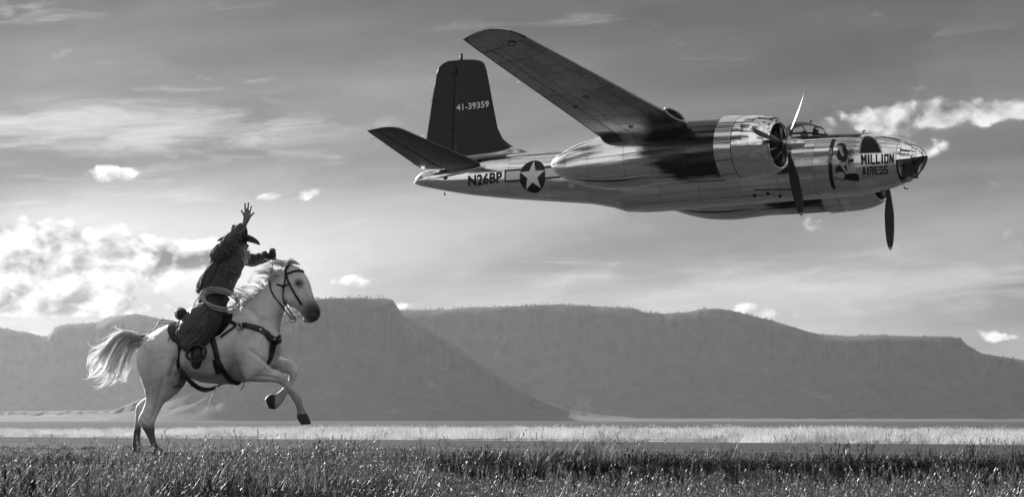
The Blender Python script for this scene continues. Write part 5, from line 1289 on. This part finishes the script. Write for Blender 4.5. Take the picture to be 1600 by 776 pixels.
# hat
hc = HP(373, 376.0, 4); HX = Vector((math.cos(HYAW), math.sin(HYAW), 0)); HNv = HN; tilt = Matrix.Rotation(math.radians(5), 3, 'Y') @ Matrix.Rotation(math.radians(-4), 3, 'X')
def hatp(x, y, z):
    v = tilt @ Vector((x, y, z)); return hc+HX*v.x+HNv*v.y+Vector((0, 0, v.z))
V = []; nth = 48; nr = 10
prof = [(1.0, 0)]
rings = []
for j in range(nr+1):
    q = j/nr; rings.append(('b', 1-q))
for side in (0, 1):
    pass
def brim(th, q, top):
    rx, ry = .092+(.222-.092)*q, .080+(.18-.080)*q
    z = .060*(abs(math.sin(th))**2.2)*(q**1.6)-.024*(math.cos(th)**2)*q**1.5+(.005 if top else 0)
    return hatp(rx*math.cos(th), ry*math.sin(th)*(1-.16*q*abs(math.sin(th))), z)
def crown(th, q):
    r = 1-.10*q-.0*q; rx, ry = .094*r, .081*r
    k = math.sin(min(1, q)*math.pi/2)
    z = .145*q
    if q > .999: pass
    return hatp(rx*math.cos(th)*(1 if q < .9 else .93), ry*math.sin(th)*(1 if q < .9 else .90)*(1-.14*q*max(0, math.cos(th))), z+.012*math.cos(th)*-q)
ths = np.linspace(0, 2*math.pi, nth, endpoint=False)
Lr = [[brim(t, q, False) for t in ths] for q in np.linspace(0, 1, 9)]+[[brim(t, q, True) for t in ths] for q in np.linspace(1, 0, 9)]+[[crown(t, q) for t in ths] for q in (.05, .3, .55, .78, .9, .97, 1.0)]
Lr.append([hatp(.055*math.cos(t)-.002, .040*math.sin(t), .136-.012*math.cos(t)) for t in ths]); Lr.append([hatp(.03*math.cos(t), .012*math.sin(t), .116) for t in ths])
V = [p for r in Lr for p in r]; hat = obj('hat', mesh('hat', V, grid_faces(len(Lr), nth, True)+[tuple(range((len(Lr)-1)*nth, len(Lr)*nth))]), M_hat, rider)
MB().add([p for q in (.06, .22) for p in [hc+(crown(t, q)-hc)*1.02 for t in ths]], grid_faces(2, nth, True)).build('hat_band', M_strap, hat)
# beard and hair
M_beard = mat('white_beard_hair', .62, .5, nscale=8, namp=.2, transl=.3)
bd = MB(); rb = random.Random(9)
beard = remesh_parts('beard', [blob(377, 393, 5, 8.5, 9, 9), blob(379, 401, 5, 6.5, 8, 7), blob(381, 408, 5, 4.2, 6, 5)], .008, 3, M_beard, rider)
for k in range(420):
    a = rb.uniform(0, 6.28); u0, v0, l0 = 376+rb.gauss(0, 4.2), 392+rb.gauss(0, 4.5), 5+rb.uniform(-9, 10)
    u1, v1 = u0+2.5+rb.gauss(0, 1.6), min(416, v0+rb.uniform(9, 20)); bd.add(*strip_geo([HP(u0, v0, l0+3), HP((u0+u1)/2+rb.gauss(0, .8), (v0+v1)/2, l0+4), HP(u1+rb.gauss(0, 1), v1, l0*.6+3)], [.6/HPX, .5/HPX, .15/HPX], rb))
bd.build('beard_hair', M_beard, beard)
hb = MB()
for k in range(260):
    u0, v0, l0 = 366+rb.gauss(0, 2.6), 384+rb.gauss(0, 2.5), 4+rb.uniform(-9, 9); hb.add(*strip_geo([HP(u0, v0, l0), HP(u0-1.5+rb.gauss(0, 1), v0+7, l0*1.1), HP(u0-1+rb.gauss(0, 2), v0+rb.uniform(11, 17), l0*1.1)], [.6/HPX, .5/HPX, .2/HPX], rb))
hb.build('hair', M_beard, rider)
remesh_parts('glove', [blob(424, 398.5, -14, 6.6, 7.6, 6.6)]+[limb([(a, b, c, r+.35) for a, b, c, r in p], 4, 8) for p in ([(421, 392.5, -12, 2.1), (427, 392, -8, 2.1), (430, 396, -8, 1.9)], [(421, 396, -11, 2.1), (428.5, 396.5, -7, 2.1), (430, 400.5, -8, 1.9)], [(421, 399.5, -11, 2.1), (428.5, 400.5, -7, 2.0), (429, 404, -9, 1.8)], [(421, 403, -11, 2.0), (427, 404.5, -8, 1.9), (427, 407, -10, 1.7)], [(421, 391, -17, 2.3), (426, 389.5, -14, 2.1), (430, 391.5, -11, 1.8)])]+[limb([(409, 403, -24, 8.4), (415, 401, -20.5, 7.8), (420, 399.5, -17, 6)])], .006, 2, M_glove, rider)
base_r = HP(330, 480, 0)
for o in [rider]+list(rider.children_recursive):
    if o is rider: seat_at(o, base_r)
for c in rider.children: c.location = -rider.location
